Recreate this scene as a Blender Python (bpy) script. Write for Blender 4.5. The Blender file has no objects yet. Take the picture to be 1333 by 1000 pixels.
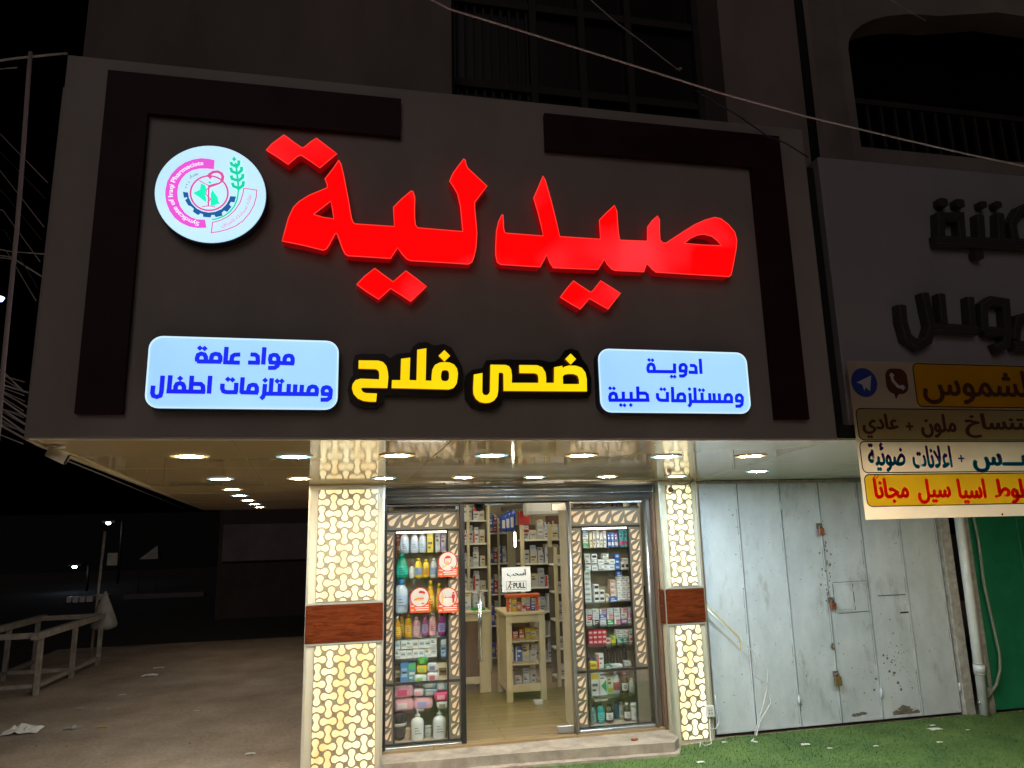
import bpy, bmesh, math, random
from mathutils import Vector, Matrix
from mathutils.geometry import tessellate_polygon
random.seed(7)
SC = bpy.context.scene
COL = SC.collection

# ------------------------------------------------------------------ camera, world, sun, exposure
FPX = 919.9185                                   # focal length in pixels of the 1333 px wide photograph
yaw, pitch, roll = 0.2108, 0.1972, 0.0242
CAM = Vector((0.0, -3.198, 2.0))
_f = Vector((math.sin(yaw) * math.cos(pitch), math.cos(yaw) * math.cos(pitch), math.sin(pitch)))
_r0 = Vector((math.cos(yaw), -math.sin(yaw), 0.0))
_u0 = _r0.cross(_f)
RV = math.cos(roll) * _r0 - math.sin(roll) * _u0
UV = math.cos(roll) * _u0 + math.sin(roll) * _r0
cd = bpy.data.cameras.new('camera')
cam = bpy.data.objects.new('camera', cd)
COL.objects.link(cam)
cam.matrix_world = Matrix((( RV.x, UV.x, -_f.x, CAM.x), (RV.y, UV.y, -_f.y, CAM.y), (RV.z, UV.z, -_f.z, CAM.z), (0, 0, 0, 1)))
cd.sensor_fit = 'HORIZONTAL'
cd.sensor_width = 36.0
cd.lens = 36.0 * FPX / 1333.0
cd.clip_start = 0.05
cd.clip_end = 500
SC.camera = cam

W = bpy.data.worlds.new('World')
SC.world = W
W.use_nodes = True
nt = W.node_tree
sky = nt.nodes.new('ShaderNodeTexSky')
sky.sky_type = 'NISHITA'
sky.sun_disc = False
sky.sun_elevation = math.radians(-9)
sky.sun_rotation = math.radians(205)
nt.links.new(sky.outputs[0], nt.nodes['Background'].inputs['Color'])
nt.nodes['Background'].inputs['Strength'].default_value = 0.05

sl = bpy.data.lights.new('night_sun', 'SUN')     # the faint light of the night street behind the camera
sl.energy = 0.23
sl.angle = math.radians(40)
sl.color = (1.0, 0.84, 0.80)
so = bpy.data.objects.new('night_sun', sl)
COL.objects.link(so)
so.rotation_euler = Vector((0.35, 1.0, -0.55)).to_track_quat('-Z', 'Y').to_euler()

SC.view_settings.view_transform = 'Standard'
SC.view_settings.look = 'None'
SC.view_settings.exposure = 0.0
SC.view_settings.gamma = 1.0
SC.cycles.use_denoising = True
SC.cycles.max_bounces = 8
SC.cycles.diffuse_bounces = 3
SC.cycles.glossy_bounces = 4
SC.cycles.transparent_max_bounces = 16
SC.cycles.sample_clamp_indirect = 6.0
SC.cycles.caustics_reflective = False
SC.cycles.caustics_refractive = False

# ------------------------------------------------------------------ survey: from photo measurements to points on real planes
def ray(px, py):
    return _f + RV * ((px - 666.5) / FPX) - UV * ((py - 500.0) / FPX)
def atY(px, py, y):
    d = ray(px, py); return CAM + d * ((y - CAM.y) / d.y)
def atZ(px, py, z):
    d = ray(px, py); return CAM + d * ((z - CAM.z) / d.z)
def atX(px, py, x):
    d = ray(px, py); return CAM + d * ((x - CAM.x) / d.x)
def crop(ox, oy, s, pts):
    return [(ox + x / s, oy + y / s) for x, y in pts]
def onY(pts, y):
    return [(p.x, p.z) for p in (atY(a, b, y) for a, b in pts)]

# ------------------------------------------------------------------ materials
def nodes(name):
    m = bpy.data.materials.new(name); m.use_nodes = True
    t = m.node_tree
    return m, t, t.nodes['Principled BSDF']
def lin(c):
    return tuple(c) + (1.0,) if len(c) == 3 else tuple(c)
def noise_mix(t, c1, c2, scale, detail=5, lo=0.35, hi=0.65, rough=0.6, stretch=(1, 1, 1)):
    tc = t.nodes.new('ShaderNodeTexCoord'); mp = t.nodes.new('ShaderNodeMapping')
    mp.inputs['Scale'].default_value = stretch
    n = t.nodes.new('ShaderNodeTexNoise'); n.inputs['Scale'].default_value = scale
    n.inputs['Detail'].default_value = detail; n.inputs['Roughness'].default_value = rough
    r = t.nodes.new('ShaderNodeValToRGB')
    r.color_ramp.elements[0].position = lo; r.color_ramp.elements[1].position = hi
    r.color_ramp.elements[0].color = lin(c1); r.color_ramp.elements[1].color = lin(c2)
    t.links.new(tc.outputs['Object'], mp.inputs[0]); t.links.new(mp.outputs[0], n.inputs['Vector'])
    t.links.new(n.outputs['Fac'], r.inputs[0])
    return r, n
def add_bump(t, b, src, strength, dist=0.01):
    bp = t.nodes.new('ShaderNodeBump'); bp.inputs['Strength'].default_value = strength
    bp.inputs['Distance'].default_value = dist
    t.links.new(src, bp.inputs['Height']); t.links.new(bp.outputs[0], b.inputs['Normal'])
def mat(name, c, rough=0.6, metal=0.0, c2=None, scale=6, bump=0.0, spec=0.5, stretch=(1, 1, 1), lo=0.35, hi=0.65, detail=5, dist=0.01):
    m, t, b = nodes(name)
    b.inputs['Base Color'].default_value = lin(c); b.inputs['Roughness'].default_value = rough
    b.inputs['Metallic'].default_value = metal; b.inputs['Specular IOR Level'].default_value = spec
    if c2 is not None or bump:
        r, n = noise_mix(t, c, c2 if c2 is not None else c, scale, detail, lo, hi, stretch=stretch)
        t.links.new(r.outputs[0], b.inputs['Base Color'])
        if bump: add_bump(t, b, n.outputs['Fac'], bump, dist)
    return m
def emis(name, c, s, c2=None, scale=3.0, lo=0.35, hi=0.7, base=(0.5, 0.5, 0.5), stretch=(1, 1, 1), rough=0.35):
    m, t, b = nodes(name)
    b.inputs['Base Color'].default_value = lin(base); b.inputs['Roughness'].default_value = rough
    b.inputs['Emission Color'].default_value = lin(c); b.inputs['Emission Strength'].default_value = s
    if c2 is not None:
        r, n = noise_mix(t, c, c2, scale, 2, lo, hi, 0.5, stretch)
        t.links.new(r.outputs[0], b.inputs['Emission Color'])
    return m
def glass_mat(name, tint=(1, 1, 1), base=0.05, edge=0.5, rough=0.02):
    m, t, b = nodes(name); t.nodes.remove(b)
    out = t.nodes['Material Output']
    tr = t.nodes.new('ShaderNodeBsdfTransparent'); tr.inputs[0].default_value = lin(tint)
    gl = t.nodes.new('ShaderNodeBsdfGlossy'); gl.inputs['Roughness'].default_value = rough
    gl.inputs['Color'].default_value = (0.9, 0.95, 1, 1)
    lw = t.nodes.new('ShaderNodeLayerWeight'); lw.inputs['Blend'].default_value = 0.25
    mr = t.nodes.new('ShaderNodeMapRange'); mr.inputs['To Min'].default_value = base; mr.inputs['To Max'].default_value = edge
    mx = t.nodes.new('ShaderNodeMixShader')
    t.links.new(lw.outputs['Facing'], mr.inputs['Value']); t.links.new(mr.outputs[0], mx.inputs[0])
    t.links.new(tr.outputs[0], mx.inputs[1]); t.links.new(gl.outputs[0], mx.inputs[2]); t.links.new(mx.outputs[0], out.inputs[0])
    return m
def banner_mat(name, c, trans=0.75, c2=None, grad=None):
    """vinyl sheet: reflects a little and lets light through from behind"""
    m, t, b = nodes(name); t.nodes.remove(b)
    out = t.nodes['Material Output']
    d = t.nodes.new('ShaderNodeBsdfDiffuse'); tl = t.nodes.new('ShaderNodeBsdfTranslucent'); mx = t.nodes.new('ShaderNodeMixShader')
    mx.inputs[0].default_value = trans
    d.inputs[0].default_value = lin(c); tl.inputs[0].default_value = lin(c)
    if grad:
        tc = t.nodes.new('ShaderNodeTexCoord'); sp = t.nodes.new('ShaderNodeSeparateXYZ')
        mr = t.nodes.new('ShaderNodeMapRange'); mr.inputs['From Min'].default_value = grad[0]; mr.inputs['From Max'].default_value = grad[1]
        r = t.nodes.new('ShaderNodeValToRGB')
        r.color_ramp.elements[0].color = lin(c); r.color_ramp.elements[1].color = lin(c2)
        r.color_ramp.elements[0].position = 0.38; r.color_ramp.elements[1].position = 0.52
        t.links.new(tc.outputs['Object'], sp.inputs[0]); t.links.new(sp.outputs['Z'], mr.inputs['Value'])
        t.links.new(mr.outputs[0], r.inputs[0])
        t.links.new(r.outputs[0], d.inputs[0]); t.links.new(r.outputs[0], tl.inputs[0])
    elif c2 is not None:
        r, n = noise_mix(t, c, c2, 5)
        t.links.new(r.outputs[0], d.inputs[0]); t.links.new(r.outputs[0], tl.inputs[0])
    t.links.new(d.outputs[0], mx.inputs[1]); t.links.new(tl.outputs[0], mx.inputs[2]); t.links.new(mx.outputs[0], out.inputs[0])
    return m

M = {}
M['fascia'] = mat('fascia_cladding', (0.235, 0.212, 0.203), 0.5, c2=(0.31, 0.28, 0.265), scale=1.6, bump=0.05, stretch=(1, 1, 0.45), detail=8)
M['maroon'] = mat('maroon_cladding', (0.022, 0.006, 0.009), 0.5, c2=(0.034, 0.009, 0.013), scale=3, spec=0.15)
M['upper'] = mat('old_plaster', (0.16, 0.13, 0.118), 0.9, c2=(0.24, 0.2, 0.185), scale=1.7, bump=0.35, stretch=(1, 1, 0.35))
M['upper2'] = mat('neighbour_plaster', (0.16, 0.14, 0.13), 0.9, c2=(0.23, 0.2, 0.18), scale=2.3, bump=0.3)
M['darkwin'] = mat('dark_window_glass', (0.010, 0.007, 0.007), 0.3)
M['darkframe'] = mat('dark_window_frame', (0.013, 0.009, 0.009), 0.7, c2=(0.022, 0.015, 0.014), scale=8)
M['soffit'] = mat('soffit_panel', (0.80, 0.63, 0.34), 0.06, 0.1, c2=(0.86, 0.69, 0.40), scale=1.5, spec=1.0, bump=0.06, dist=0.02)
M['soffit_gap'] = mat('soffit_gap', (0.5, 0.45, 0.33), 0.5)
M['soffit_plain'] = mat('plain_soffit_panel', (0.78, 0.78, 0.70), 0.10, c2=(0.82, 0.82, 0.74), scale=2, spec=1.0)
M['soffit_alley'] = mat('alley_soffit_panel', (0.76, 0.58, 0.31), 0.18, c2=(0.80, 0.62, 0.35), scale=2)
M['trim_white'] = mat('white_trim', (0.75, 0.75, 0.72), 0.4)
M['pillar'] = mat('cream_panel', (0.50, 0.47, 0.37), 0.28, c2=(0.55, 0.52, 0.42), scale=2)
M['pillar_edge'] = mat('satin_aluminium', (0.55, 0.55, 0.5), 0.32, 0.6)
M['wood_red'] = None
M['concrete'] = mat('sill_stone', (0.20, 0.165, 0.135), 0.85, c2=(0.38, 0.325, 0.275), scale=7, bump=0.4, lo=0.3, hi=0.7)
M['shutter'] = None
M['dark_alu'] = mat('dark_aluminium', (0.05, 0.048, 0.052), 0.3, 0.7)
M['alu'] = mat('grey_aluminium', (0.40, 0.41, 0.43), 0.3, 0.85)
M['chrome'] = mat('brushed_steel', (0.6, 0.6, 0.6), 0.22, 1.0)
M['black'] = mat('black_plastic', (0.015, 0.015, 0.016), 0.4)
M['white'] = mat('white_plastic', (0.60, 0.60, 0.59), 0.4)
M['cut_panel'] = mat('bronze_panel', (0.19, 0.15, 0.118), 0.4, c2=(0.225, 0.18, 0.14), scale=8)
M['cut_lit'] = emis('lit_cutwork', (1.0, 0.60, 0.33), 0.66, (1.0, 0.78, 0.52), 5, base=(0.35, 0.28, 0.2))
M['cut_dim'] = mat('unlit_cutwork', (0.20, 0.165, 0.13), 0.4)
M['lit_lattice'] = None
M['glass'] = glass_mat('window_glass', (0.97, 0.985, 0.98), 0.035, 0.45)
M['shelf_glass'] = glass_mat('shelf_glass', (0.93, 0.98, 0.96), 0.04, 0.35)
M['cab_back'] = mat('cabinet_back', (0.50, 0.42, 0.31), 0.35, c2=(0.58, 0.49, 0.37), scale=5)
M['cream_wood'] = mat('cream_wood', (0.55, 0.48, 0.30), 0.5, c2=(0.62, 0.55, 0.37), scale=10, stretch=(1, 1, 0.1))
M['brown_wood'] = mat('brown_wood', (0.10, 0.062, 0.044), 0.5, c2=(0.17, 0.105, 0.075), scale=14, stretch=(1, 1, 0.06))
M['rack_back'] = mat('rack_back_board', (0.13, 0.105, 0.075), 0.6, c2=(0.18, 0.15, 0.11), scale=4)
M['wall_in'] = mat('cream_wall', (0.62, 0.56, 0.43), 0.7, c2=(0.66, 0.6, 0.47), scale=3)
M['galv'] = mat('pvc_pipe', (0.66, 0.70, 0.74), 0.35, c2=(0.56, 0.58, 0.6), scale=9)
M['green'] = mat('green_steel', (0.012, 0.17, 0.085), 0.4, c2=(0.02, 0.23, 0.12), scale=3.2, bump=0.05)
M['hose'] = mat('hose_rubber', (0.22, 0.25, 0.20), 0.5)
M['grey_plaster'] = mat('worn_plaster', (0.26, 0.24, 0.22), 0.9, c2=(0.42, 0.40, 0.38), scale=14, bump=0.5)
M['chip'] = mat('bare_rusty_metal', (0.10, 0.085, 0.065), 0.8, c2=(0.19, 0.155, 0.12), scale=18)
M['brass'] = mat('old_brass', (0.24, 0.17, 0.07), 0.45, 0.6, c2=(0.32, 0.22, 0.09), scale=30)
M['copper'] = mat('rusty_lock', (0.36, 0.13, 0.08), 0.45, 0.5, c2=(0.24, 0.08, 0.05), scale=40)
M['steel'] = mat('worn_steel', (0.35, 0.35, 0.34), 0.35, 0.9)
M['neigh'] = mat('neighbour_cladding', (0.25, 0.245, 0.27), 0.5, c2=(0.29, 0.285, 0.31), scale=1.6, bump=0.05)
M['letter_black'] = mat('unlit_letter', (0.035, 0.03, 0.032), 0.5)
M['letter_rim'] = mat('unlit_letter_rim', (0.11, 0.105, 0.11), 0.4)
M['st_yel'] = mat('yellow_plastic', (0.6, 0.5, 0.06), 0.5)
M['wire'] = mat('cable_sheath', (0.42, 0.36, 0.36), 0.5)
M['wire_dark'] = mat('dark_cable', (0.05, 0.045, 0.05), 0.6)
M['wire_pale'] = mat('pale_cable', (0.6, 0.6, 0.62), 0.5)
M['stall'] = mat('white_painted_wood', (0.42, 0.37, 0.34), 0.7, c2=(0.28, 0.24, 0.21), scale=9)
M['bag'] = mat('plastic_bag', (0.72, 0.72, 0.70), 0.45, c2=(0.8, 0.8, 0.78), scale=8, bump=0.4)
M['bag_grey'] = mat('grey_litter', (0.3, 0.3, 0.29), 0.6, c2=(0.4, 0.4, 0.38), scale=8)
M['card'] = mat('cardboard_scrap', (0.45, 0.32, 0.12), 0.8)
M['paper'] = mat('paper_scrap', (0.6, 0.6, 0.55), 0.8)
M['far'] = mat('far_wall', (0.05, 0.038, 0.034), 0.9, c2=(0.07, 0.055, 0.05), scale=2)
M['far_sign'] = mat('far_sign_board', (0.13, 0.10, 0.115), 0.6, c2=(0.18, 0.14, 0.16), scale=2)
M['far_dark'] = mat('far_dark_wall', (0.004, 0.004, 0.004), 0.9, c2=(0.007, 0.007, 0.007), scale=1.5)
M['leaf'] = mat('night_leaves', (0.02, 0.035, 0.015), 0.7, c2=(0.03, 0.05, 0.02), scale=3)
M['bark'] = mat('night_bark', (0.05, 0.04, 0.03), 0.9)

def special():
    # red wood band
    m, t, b = nodes('red_wood'); b.inputs['Roughness'].default_value = 0.22
    r, n = noise_mix(t, (0.042, 0.007, 0.002), (0.155, 0.032, 0.009), 5.5, 8, 0.3, 0.72, 0.65, (0.9, 0.9, 7))
    n.inputs['Distortion'].default_value = 1.2
    t.links.new(r.outputs[0], b.inputs['Base Color']); M['wood_red'] = m
    # lit lattice: warm back-light, uneven
    m, t, b = nodes('lit_lattice'); b.inputs['Base Color'].default_value = (0.26, 0.22, 0.15, 1); b.inputs['Roughness'].default_value = 0.3
    r, n = noise_mix(t, (0.95, 0.58, 0.19), (1.0, 0.92, 0.56), 3.0, 3, 0.36, 0.6, 0.6, (2.2, 1, 0.55))
    t.links.new(r.outputs[0], b.inputs['Emission Color']); b.inputs['Emission Strength'].default_value = 1.08
    M['lit_lattice'] = m
    m, t, b = nodes('lit_lattice_bright'); b.inputs['Base Color'].default_value = (0.26, 0.22, 0.15, 1); b.inputs['Roughness'].default_value = 0.3
    r, n = noise_mix(t, (1.0, 0.76, 0.32), (1.0, 0.94, 0.66), 3.2, 3, 0.32, 0.56, 0.6, (2.2, 1, 0.55))
    t.links.new(r.outputs[0], b.inputs['Emission Color']); b.inputs['Emission Strength'].default_value = 1.25
    M['lit_lattice2'] = m
    # shutter paint: pale blue grey, faint grime, paint chips
    m, t, b = nodes('shutter_paint'); b.inputs['Roughness'].default_value = 0.45
    r, n = noise_mix(t, (0.45, 0.495, 0.54), (0.595, 0.64, 0.695), 2.4, 8, 0.3, 0.62, 0.65, (1.3, 1, 0.7))
    r2, n2 = noise_mix(t, (0.30, 0.26, 0.2), (1, 1, 1), 1.5, 9, 0.30, 0.44, 0.7, (2.2, 1, 0.8))
    mx = t.nodes.new('ShaderNodeMixRGB'); mx.blend_type = 'MULTIPLY'; mx.inputs[0].default_value = 0.62
    t.links.new(r.outputs[0], mx.inputs[1]); t.links.new(r2.outputs[0], mx.inputs[2])
    r3, n3 = noise_mix(t, (0, 0, 0), (1, 1, 1), 38, 3, 0.69, 0.72, 0.6)
    mx2 = t.nodes.new('ShaderNodeMixRGB'); mx2.inputs[2].default_value = (0.16, 0.13, 0.1, 1)
    t.links.new(r3.outputs[0], mx2.inputs[0]); t.links.new(mx.outputs[0], mx2.inputs[1])
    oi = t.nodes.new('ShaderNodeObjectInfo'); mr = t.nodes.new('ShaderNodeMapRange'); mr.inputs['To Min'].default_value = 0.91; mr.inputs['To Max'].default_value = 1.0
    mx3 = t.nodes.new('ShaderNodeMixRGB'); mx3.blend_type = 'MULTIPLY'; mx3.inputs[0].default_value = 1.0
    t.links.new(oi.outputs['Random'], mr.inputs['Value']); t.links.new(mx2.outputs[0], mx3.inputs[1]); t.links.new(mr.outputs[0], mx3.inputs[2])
    t.links.new(mx3.outputs[0], b.inputs['Base Color']); add_bump(t, b, n.outputs['Fac'], 0.3, 0.03)
    M['shutter'] = m
    # pavement
    m, t, b = nodes('pavement'); b.inputs['Roughness'].default_value = 0.85
    r, n = noise_mix(t, (0.26, 0.20, 0.155), (0.54, 0.43, 0.345), 1.1, 9, 0.3, 0.72, 0.62)
    r2, n2 = noise_mix(t, (0.5, 0.46, 0.42), (1, 1, 1), 26, 6, 0.3, 0.6, 0.7)
    mx = t.nodes.new('ShaderNodeMixRGB'); mx.blend_type = 'MULTIPLY'; mx.inputs[0].default_value = 0.65
    t.links.new(r.outputs[0], mx.inputs[1]); t.links.new(r2.outputs[0], mx.inputs[2])
    t.links.new(mx.outputs[0], b.inputs['Base Color']); add_bump(t, b, n2.outputs['Fac'], 0.5, 0.02)
    M['pavement'] = m
    # artificial turf
    m, t, b = nodes('turf'); b.inputs['Roughness'].default_value = 0.75
    r, n = noise_mix(t, (0.042, 0.105, 0.024), (0.125, 0.215, 0.047), 2.2, 8, 0.3, 0.7, 0.7)
    r2, n2 = noise_mix(t, (0.45, 0.45, 0.45), (1, 1, 1), 120, 4, 0.35, 0.6, 0.7)
    mx = t.nodes.new('ShaderNodeMixRGB'); mx.blend_type = 'MULTIPLY'; mx.inputs[0].default_value = 0.6
    t.links.new(r.outputs[0], mx.inputs[1]); t.links.new(r2.outputs[0], mx.inputs[2])
    t.links.new(mx.outputs[0], b.inputs['Base Color']); add_bump(t, b, n2.outputs['Fac'], 0.6, 0.02)
    M['turf'] = m
    # wood plank floor of the shop
    m, t, b = nodes('plank_floor'); b.inputs['Roughness'].default_value = 0.3
    tc = t.nodes.new('ShaderNodeTexCoord'); mp = t.nodes.new('ShaderNodeMapping'); br = t.nodes.new('ShaderNodeTexBrick')
    br.inputs['Scale'].default_value = 1.0; br.inputs['Brick Width'].default_value = 1.3; br.inputs['Row Height'].default_value = 0.13
    br.inputs['Mortar Size'].default_value = 0.004; br.inputs['Color1'].default_value = (0.30, 0.21, 0.11, 1); br.inputs['Color2'].default_value = (0.37, 0.27, 0.15, 1)
    br.inputs['Mortar'].default_value = (0.12, 0.08, 0.04, 1)
    r, n = noise_mix(t, (0.7, 0.66, 0.6), (1, 1, 1), 3, 6, 0.3, 0.7, 0.6, (1, 12, 1))
    mx = t.nodes.new('ShaderNodeMixRGB'); mx.blend_type = 'MULTIPLY'; mx.inputs[0].default_value = 0.8
    t.links.new(tc.outputs['Object'], mp.inputs[0]); t.links.new(mp.outputs[0], br.inputs['Vector'])
    t.links.new(br.outputs['Color'], mx.inputs[1]); t.links.new(r.outputs[0], mx.inputs[2]); t.links.new(mx.outputs[0], b.inputs['Base Color'])
    M['plank'] = m
special()
M['red_face'] = emis('red_letter_face', (1.0, 0.0, 0.0012), 1.0, (1.0, 0.035, 0.045), 1.9, 0.5, 0.74, base=(0.3, 0.0, 0.0), rough=0.8)
M['red_side'] = emis('red_letter_side', (0.16, 0.0, 0.0015), 1.0, base=(0.25, 0.01, 0.01))
M['red_rim'] = emis('red_letter_rim', (1.0, 0.045, 0.03), 1.0, base=(0.5, 0.03, 0.03))
M['yel_face'] = emis('yellow_letter_face', (1.0, 0.66, 0.0), 1.0, (1.0, 0.76, 0.004), 3, base=(0.6, 0.5, 0.02))
M['yel_side'] = emis('yellow_letter_side', (0.07, 0.014, 0.002), 1.0, base=(0.12, 0.04, 0.01))
M['board_dark'] = mat('letter_backing', (0.010, 0.0075, 0.007), 0.35)
M['box_face'] = emis('lightbox_face', (0.31, 0.62, 1.0), 1.0, (0.40, 0.76, 1.0), 1.6, 0.35, 0.65, base=(0.7, 0.75, 0.8))
M['box_side'] = mat('lightbox_side', (0.012, 0.02, 0.05), 0.4)
M['box_rim'] = emis('lightbox_rim', (0.62, 0.86, 1.0), 1.0, base=(0.7, 0.75, 0.8))
M['blue_text'] = emis('blue_sign_print', (0.003, 0.008, 0.88), 1.0, (0.003, 0.03, 0.9), 3, base=(0.02, 0.03, 0.5))
M['disc_face'] = emis('round_lightbox_face', (0.47, 0.78, 0.98), 1.0, (0.58, 0.88, 1.0), 2.2, base=(0.7, 0.75, 0.8))
M['pink'] = emis('pink_print', (0.80, 0.09, 0.66), 1.0, base=(0.5, 0.05, 0.4))
M['pink2'] = emis('rose_print', (0.66, 0.09, 0.33), 1.0, base=(0.4, 0.05, 0.2))
M['pwhite'] = emis('white_print', (1, 0.93, 1), 1.0)
M['pgreen'] = emis('green_print', (0.0, 0.62, 0.36), 1.0, base=(0.0, 0.4, 0.2))
M['pgreen2'] = emis('bright_green_print', (0.0, 0.92, 0.52), 1.0, base=(0.0, 0.4, 0.2))
M['pblue'] = emis('navy_print', (0.003, 0.10, 0.33), 1.0, base=(0.0, 0.05, 0.2))
M['pdark'] = emis('dark_print', (0.03, 0.06, 0.12), 1.0, base=(0.0, 0.05, 0.1))
M['warm_lamp'] = emis('warm_lamp', (1.0, 0.74, 0.42), 470.0)
M['cool_lamp'] = emis('cool_lamp', (0.70, 0.92, 1.0), 470.0)
M['lamp_ring'] = mat('lamp_ring', (0.7, 0.7, 0.68), 0.3)
M['tube'] = emis('room_tube', (1.0, 0.90, 0.70), 19.0)
M['strip'] = emis('cabinet_strip', (1.0, 0.90, 0.74), 10.0)
M['warm_ring'] = emis('warm_lamp_bloom', (1.0, 0.56, 0.16), 1.1)
M['cool_ring'] = emis('cool_lamp_bloom', (0.25, 0.75, 0.92), 1.1)
M['warm_far_lamp'] = emis('warm_far_lamp', (1.0, 0.74, 0.42), 120.0)
M['cool_far_lamp'] = emis('cool_far_lamp', (0.70, 0.92, 1.0), 120.0)
M['warm_far_ring'] = M['warm_ring']; M['cool_far_ring'] = M['cool_ring']
M['street'] = emis('street_led', (0.55, 0.78, 1.0), 30.0)

# ------------------------------------------------------------------ building helpers
def tess(loops, verts_only=False):
    """triangles of a polygon with holes; loops are lists of (x,z)"""
    vs = [[Vector((p[0], p[1], 0)) for p in l] for l in loops]
    flat = [p for l in loops for p in l]
    return flat, tessellate_polygon(vs)
class MB:
    """collects shapes, builds one mesh"""
    def __init__(s): s.v = []; s.f = []; s.m = []; s.sm = []
    def add(s, vs, fs, mi=0, smooth=False):
        o = len(s.v); s.v += [tuple(v) for v in vs]
        for f in fs: s.f.append(tuple(i + o for i in f)); s.m.append(mi); s.sm.append(smooth)
        return s
    def box(s, x0, x1, y0, y1, z0, z1, mi=0):
        vs = [(x, y, z) for z in (z0, z1) for y in (y0, y1) for x in (x0, x1)]
        return s.add(vs, [(0, 2, 3, 1), (4, 5, 7, 6), (0, 1, 5, 4), (2, 6, 7, 3), (0, 4, 6, 2), (1, 3, 7, 5)], mi)
    def bbox(s, x0, x1, y0, y1, z0, z1, b=0.004, mi=0):
        """box with bevelled edges"""
        bm = bmesh.new(); bmesh.ops.create_cube(bm, size=1)
        for v in bm.verts: v.co = Vector(((x0 + x1) / 2 + v.co.x * (x1 - x0), (y0 + y1) / 2 + v.co.y * (y1 - y0), (z0 + z1) / 2 + v.co.z * (z1 - z0)))
        bmesh.ops.bevel(bm, geom=list(bm.edges), offset=b, segments=1, affect='EDGES')
        bm.verts.index_update()
        s.add([v.co[:] for v in bm.verts], [[v.index for v in f.verts] for f in bm.faces], mi); bm.free(); return s
    def poly(s, loops, yf, yb, mi=0, side=None, back=True):
        """polygon (x,z) with holes extruded from yb (behind) to yf (front, smaller y)"""
        if not isinstance(loops[0][0], (tuple, list)): loops = [loops]
        flat, tri = tess(loops); n = len(flat)
        s.add([(p[0], yf, p[1]) for p in flat], tri, mi)
        if yb is None: return s
        if back: s.add([(p[0], yb, p[1]) for p in flat], [t[::-1] for t in tri], mi if side is None else side)
        o = 0
        for l in loops:
            k = len(l)
            vs = [(p[0], yf, p[1]) for p in l] + [(p[0], yb, p[1]) for p in l]
            s.add(vs, [(i, (i + 1) % k, k + (i + 1) % k, k + i) for i in range(k)], mi if side is None else side)
        return s
    def polyz(s, loop, z0, z1, mi=0):
        """polygon (x,y) extruded in z"""
        flat, tri = tess([loop]); k = len(loop)
        s.add([(p[0], p[1], z1) for p in flat], tri, mi); s.add([(p[0], p[1], z0) for p in flat], [t[::-1] for t in tri], mi)
        s.add([(p[0], p[1], z1) for p in loop] + [(p[0], p[1], z0) for p in loop], [(i, (i + 1) % k, k + (i + 1) % k, k + i) for i in range(k)], mi)
        return s
    def stroke(s, pts, w, yf, th=0.002, mi=0, closed=False):
        """flat ribbon of width w along pts (x,z), mitred"""
        n = len(pts); P = [Vector(p) for p in pts]; L = []; R_ = []
        for i in range(n):
            a = P[i - 1] if (i > 0 or closed) else None; b = P[(i + 1) % n] if (i < n - 1 or closed) else None
            d1 = (P[i] - a).normalized() if a is not None and (P[i] - a).length > 1e-9 else None
            d2 = (b - P[i]).normalized() if b is not None and (b - P[i]).length > 1e-9 else None
            if d1 is None: d1 = d2
            if d2 is None: d2 = d1
            n1 = Vector((-d1.y, d1.x)); n2 = Vector((-d2.y, d2.x)); q = n1 + n2
            if q.length < 1e-6: q = n1
            q.normalize(); k = 1 / max(0.55, q.dot(n1))
            L.append(P[i] + q * w / 2 * k); R_.append(P[i] - q * w / 2 * k)
        m = n if closed else n - 1
        vs = [(p.x, yf, p.y) for p in L + R_] + [(p.x, yf + th, p.y) for p in L + R_]
        fs = []
        for i in range(m):
            j = (i + 1) % n
            fs += [(i, j, n + j, n + i), (i, 2 * n + i, 2 * n + j, j), (n + i, n + j, 3 * n + j, 3 * n + i)]
        if not closed: fs += [(0, n, 3 * n, 2 * n), (n - 1, 3 * n - 1, 4 * n - 1, 2 * n - 1)]
        return s.add(vs, fs, mi)
    def tube(s, pts, r, mi=0, seg=8, caps=True):
        P = [Vector(p) for p in pts]; n = len(P); vs = []; fs = []
        rr = r if isinstance(r, (list, tuple)) else [r] * n
        up = Vector((0, 0, 1)); prev = None
        for i in range(n):
            d = (P[min(i + 1, n - 1)] - P[max(i - 1, 0)]).normalized()
            if prev is None:
                a = d.cross(up)
                if a.length < 1e-3: a = d.cross(Vector((1, 0, 0)))
            else:
                a = prev - d * prev.dot(d)
            a.normalize(); prev = a; b = d.cross(a)
            for k in range(seg):
                t = 2 * math.pi * k / seg
                vs.append(P[i] + (a * math.cos(t) + b * math.sin(t)) * rr[i])
        for i in range(n - 1):
            for k in range(seg):
                fs.append((i * seg + k, i * seg + (k + 1) % seg, (i + 1) * seg + (k + 1) % seg, (i + 1) * seg + k))
        if caps: fs += [tuple(range(seg))[::-1], tuple((n - 1) * seg + k for k in range(seg))]
        return s.add(vs, fs, mi, True)
    def lathe(s, prof, c=(0, 0, 0), sy=1.0, seg=16, mi=0, sx=1.0, caps=True):
        """prof: list of (r,z)"""
        vs = []; fs = []; n = len(prof)
        for r, z in prof:
            for k in range(seg):
                t = 2 * math.pi * k / seg
                vs.append((c[0] + r * sx * math.cos(t), c[1] + r * sy * math.sin(t), c[2] + z))
        for i in range(n - 1):
            for k in range(seg):
                fs.append((i * seg + k, i * seg + (k + 1) % seg, (i + 1) * seg + (k + 1) % seg, (i + 1) * seg + k))
        if caps: fs += [tuple(range(seg))[::-1], tuple((n - 1) * seg + k for k in range(seg))]
        return s.add(vs, fs, mi, True)
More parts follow.
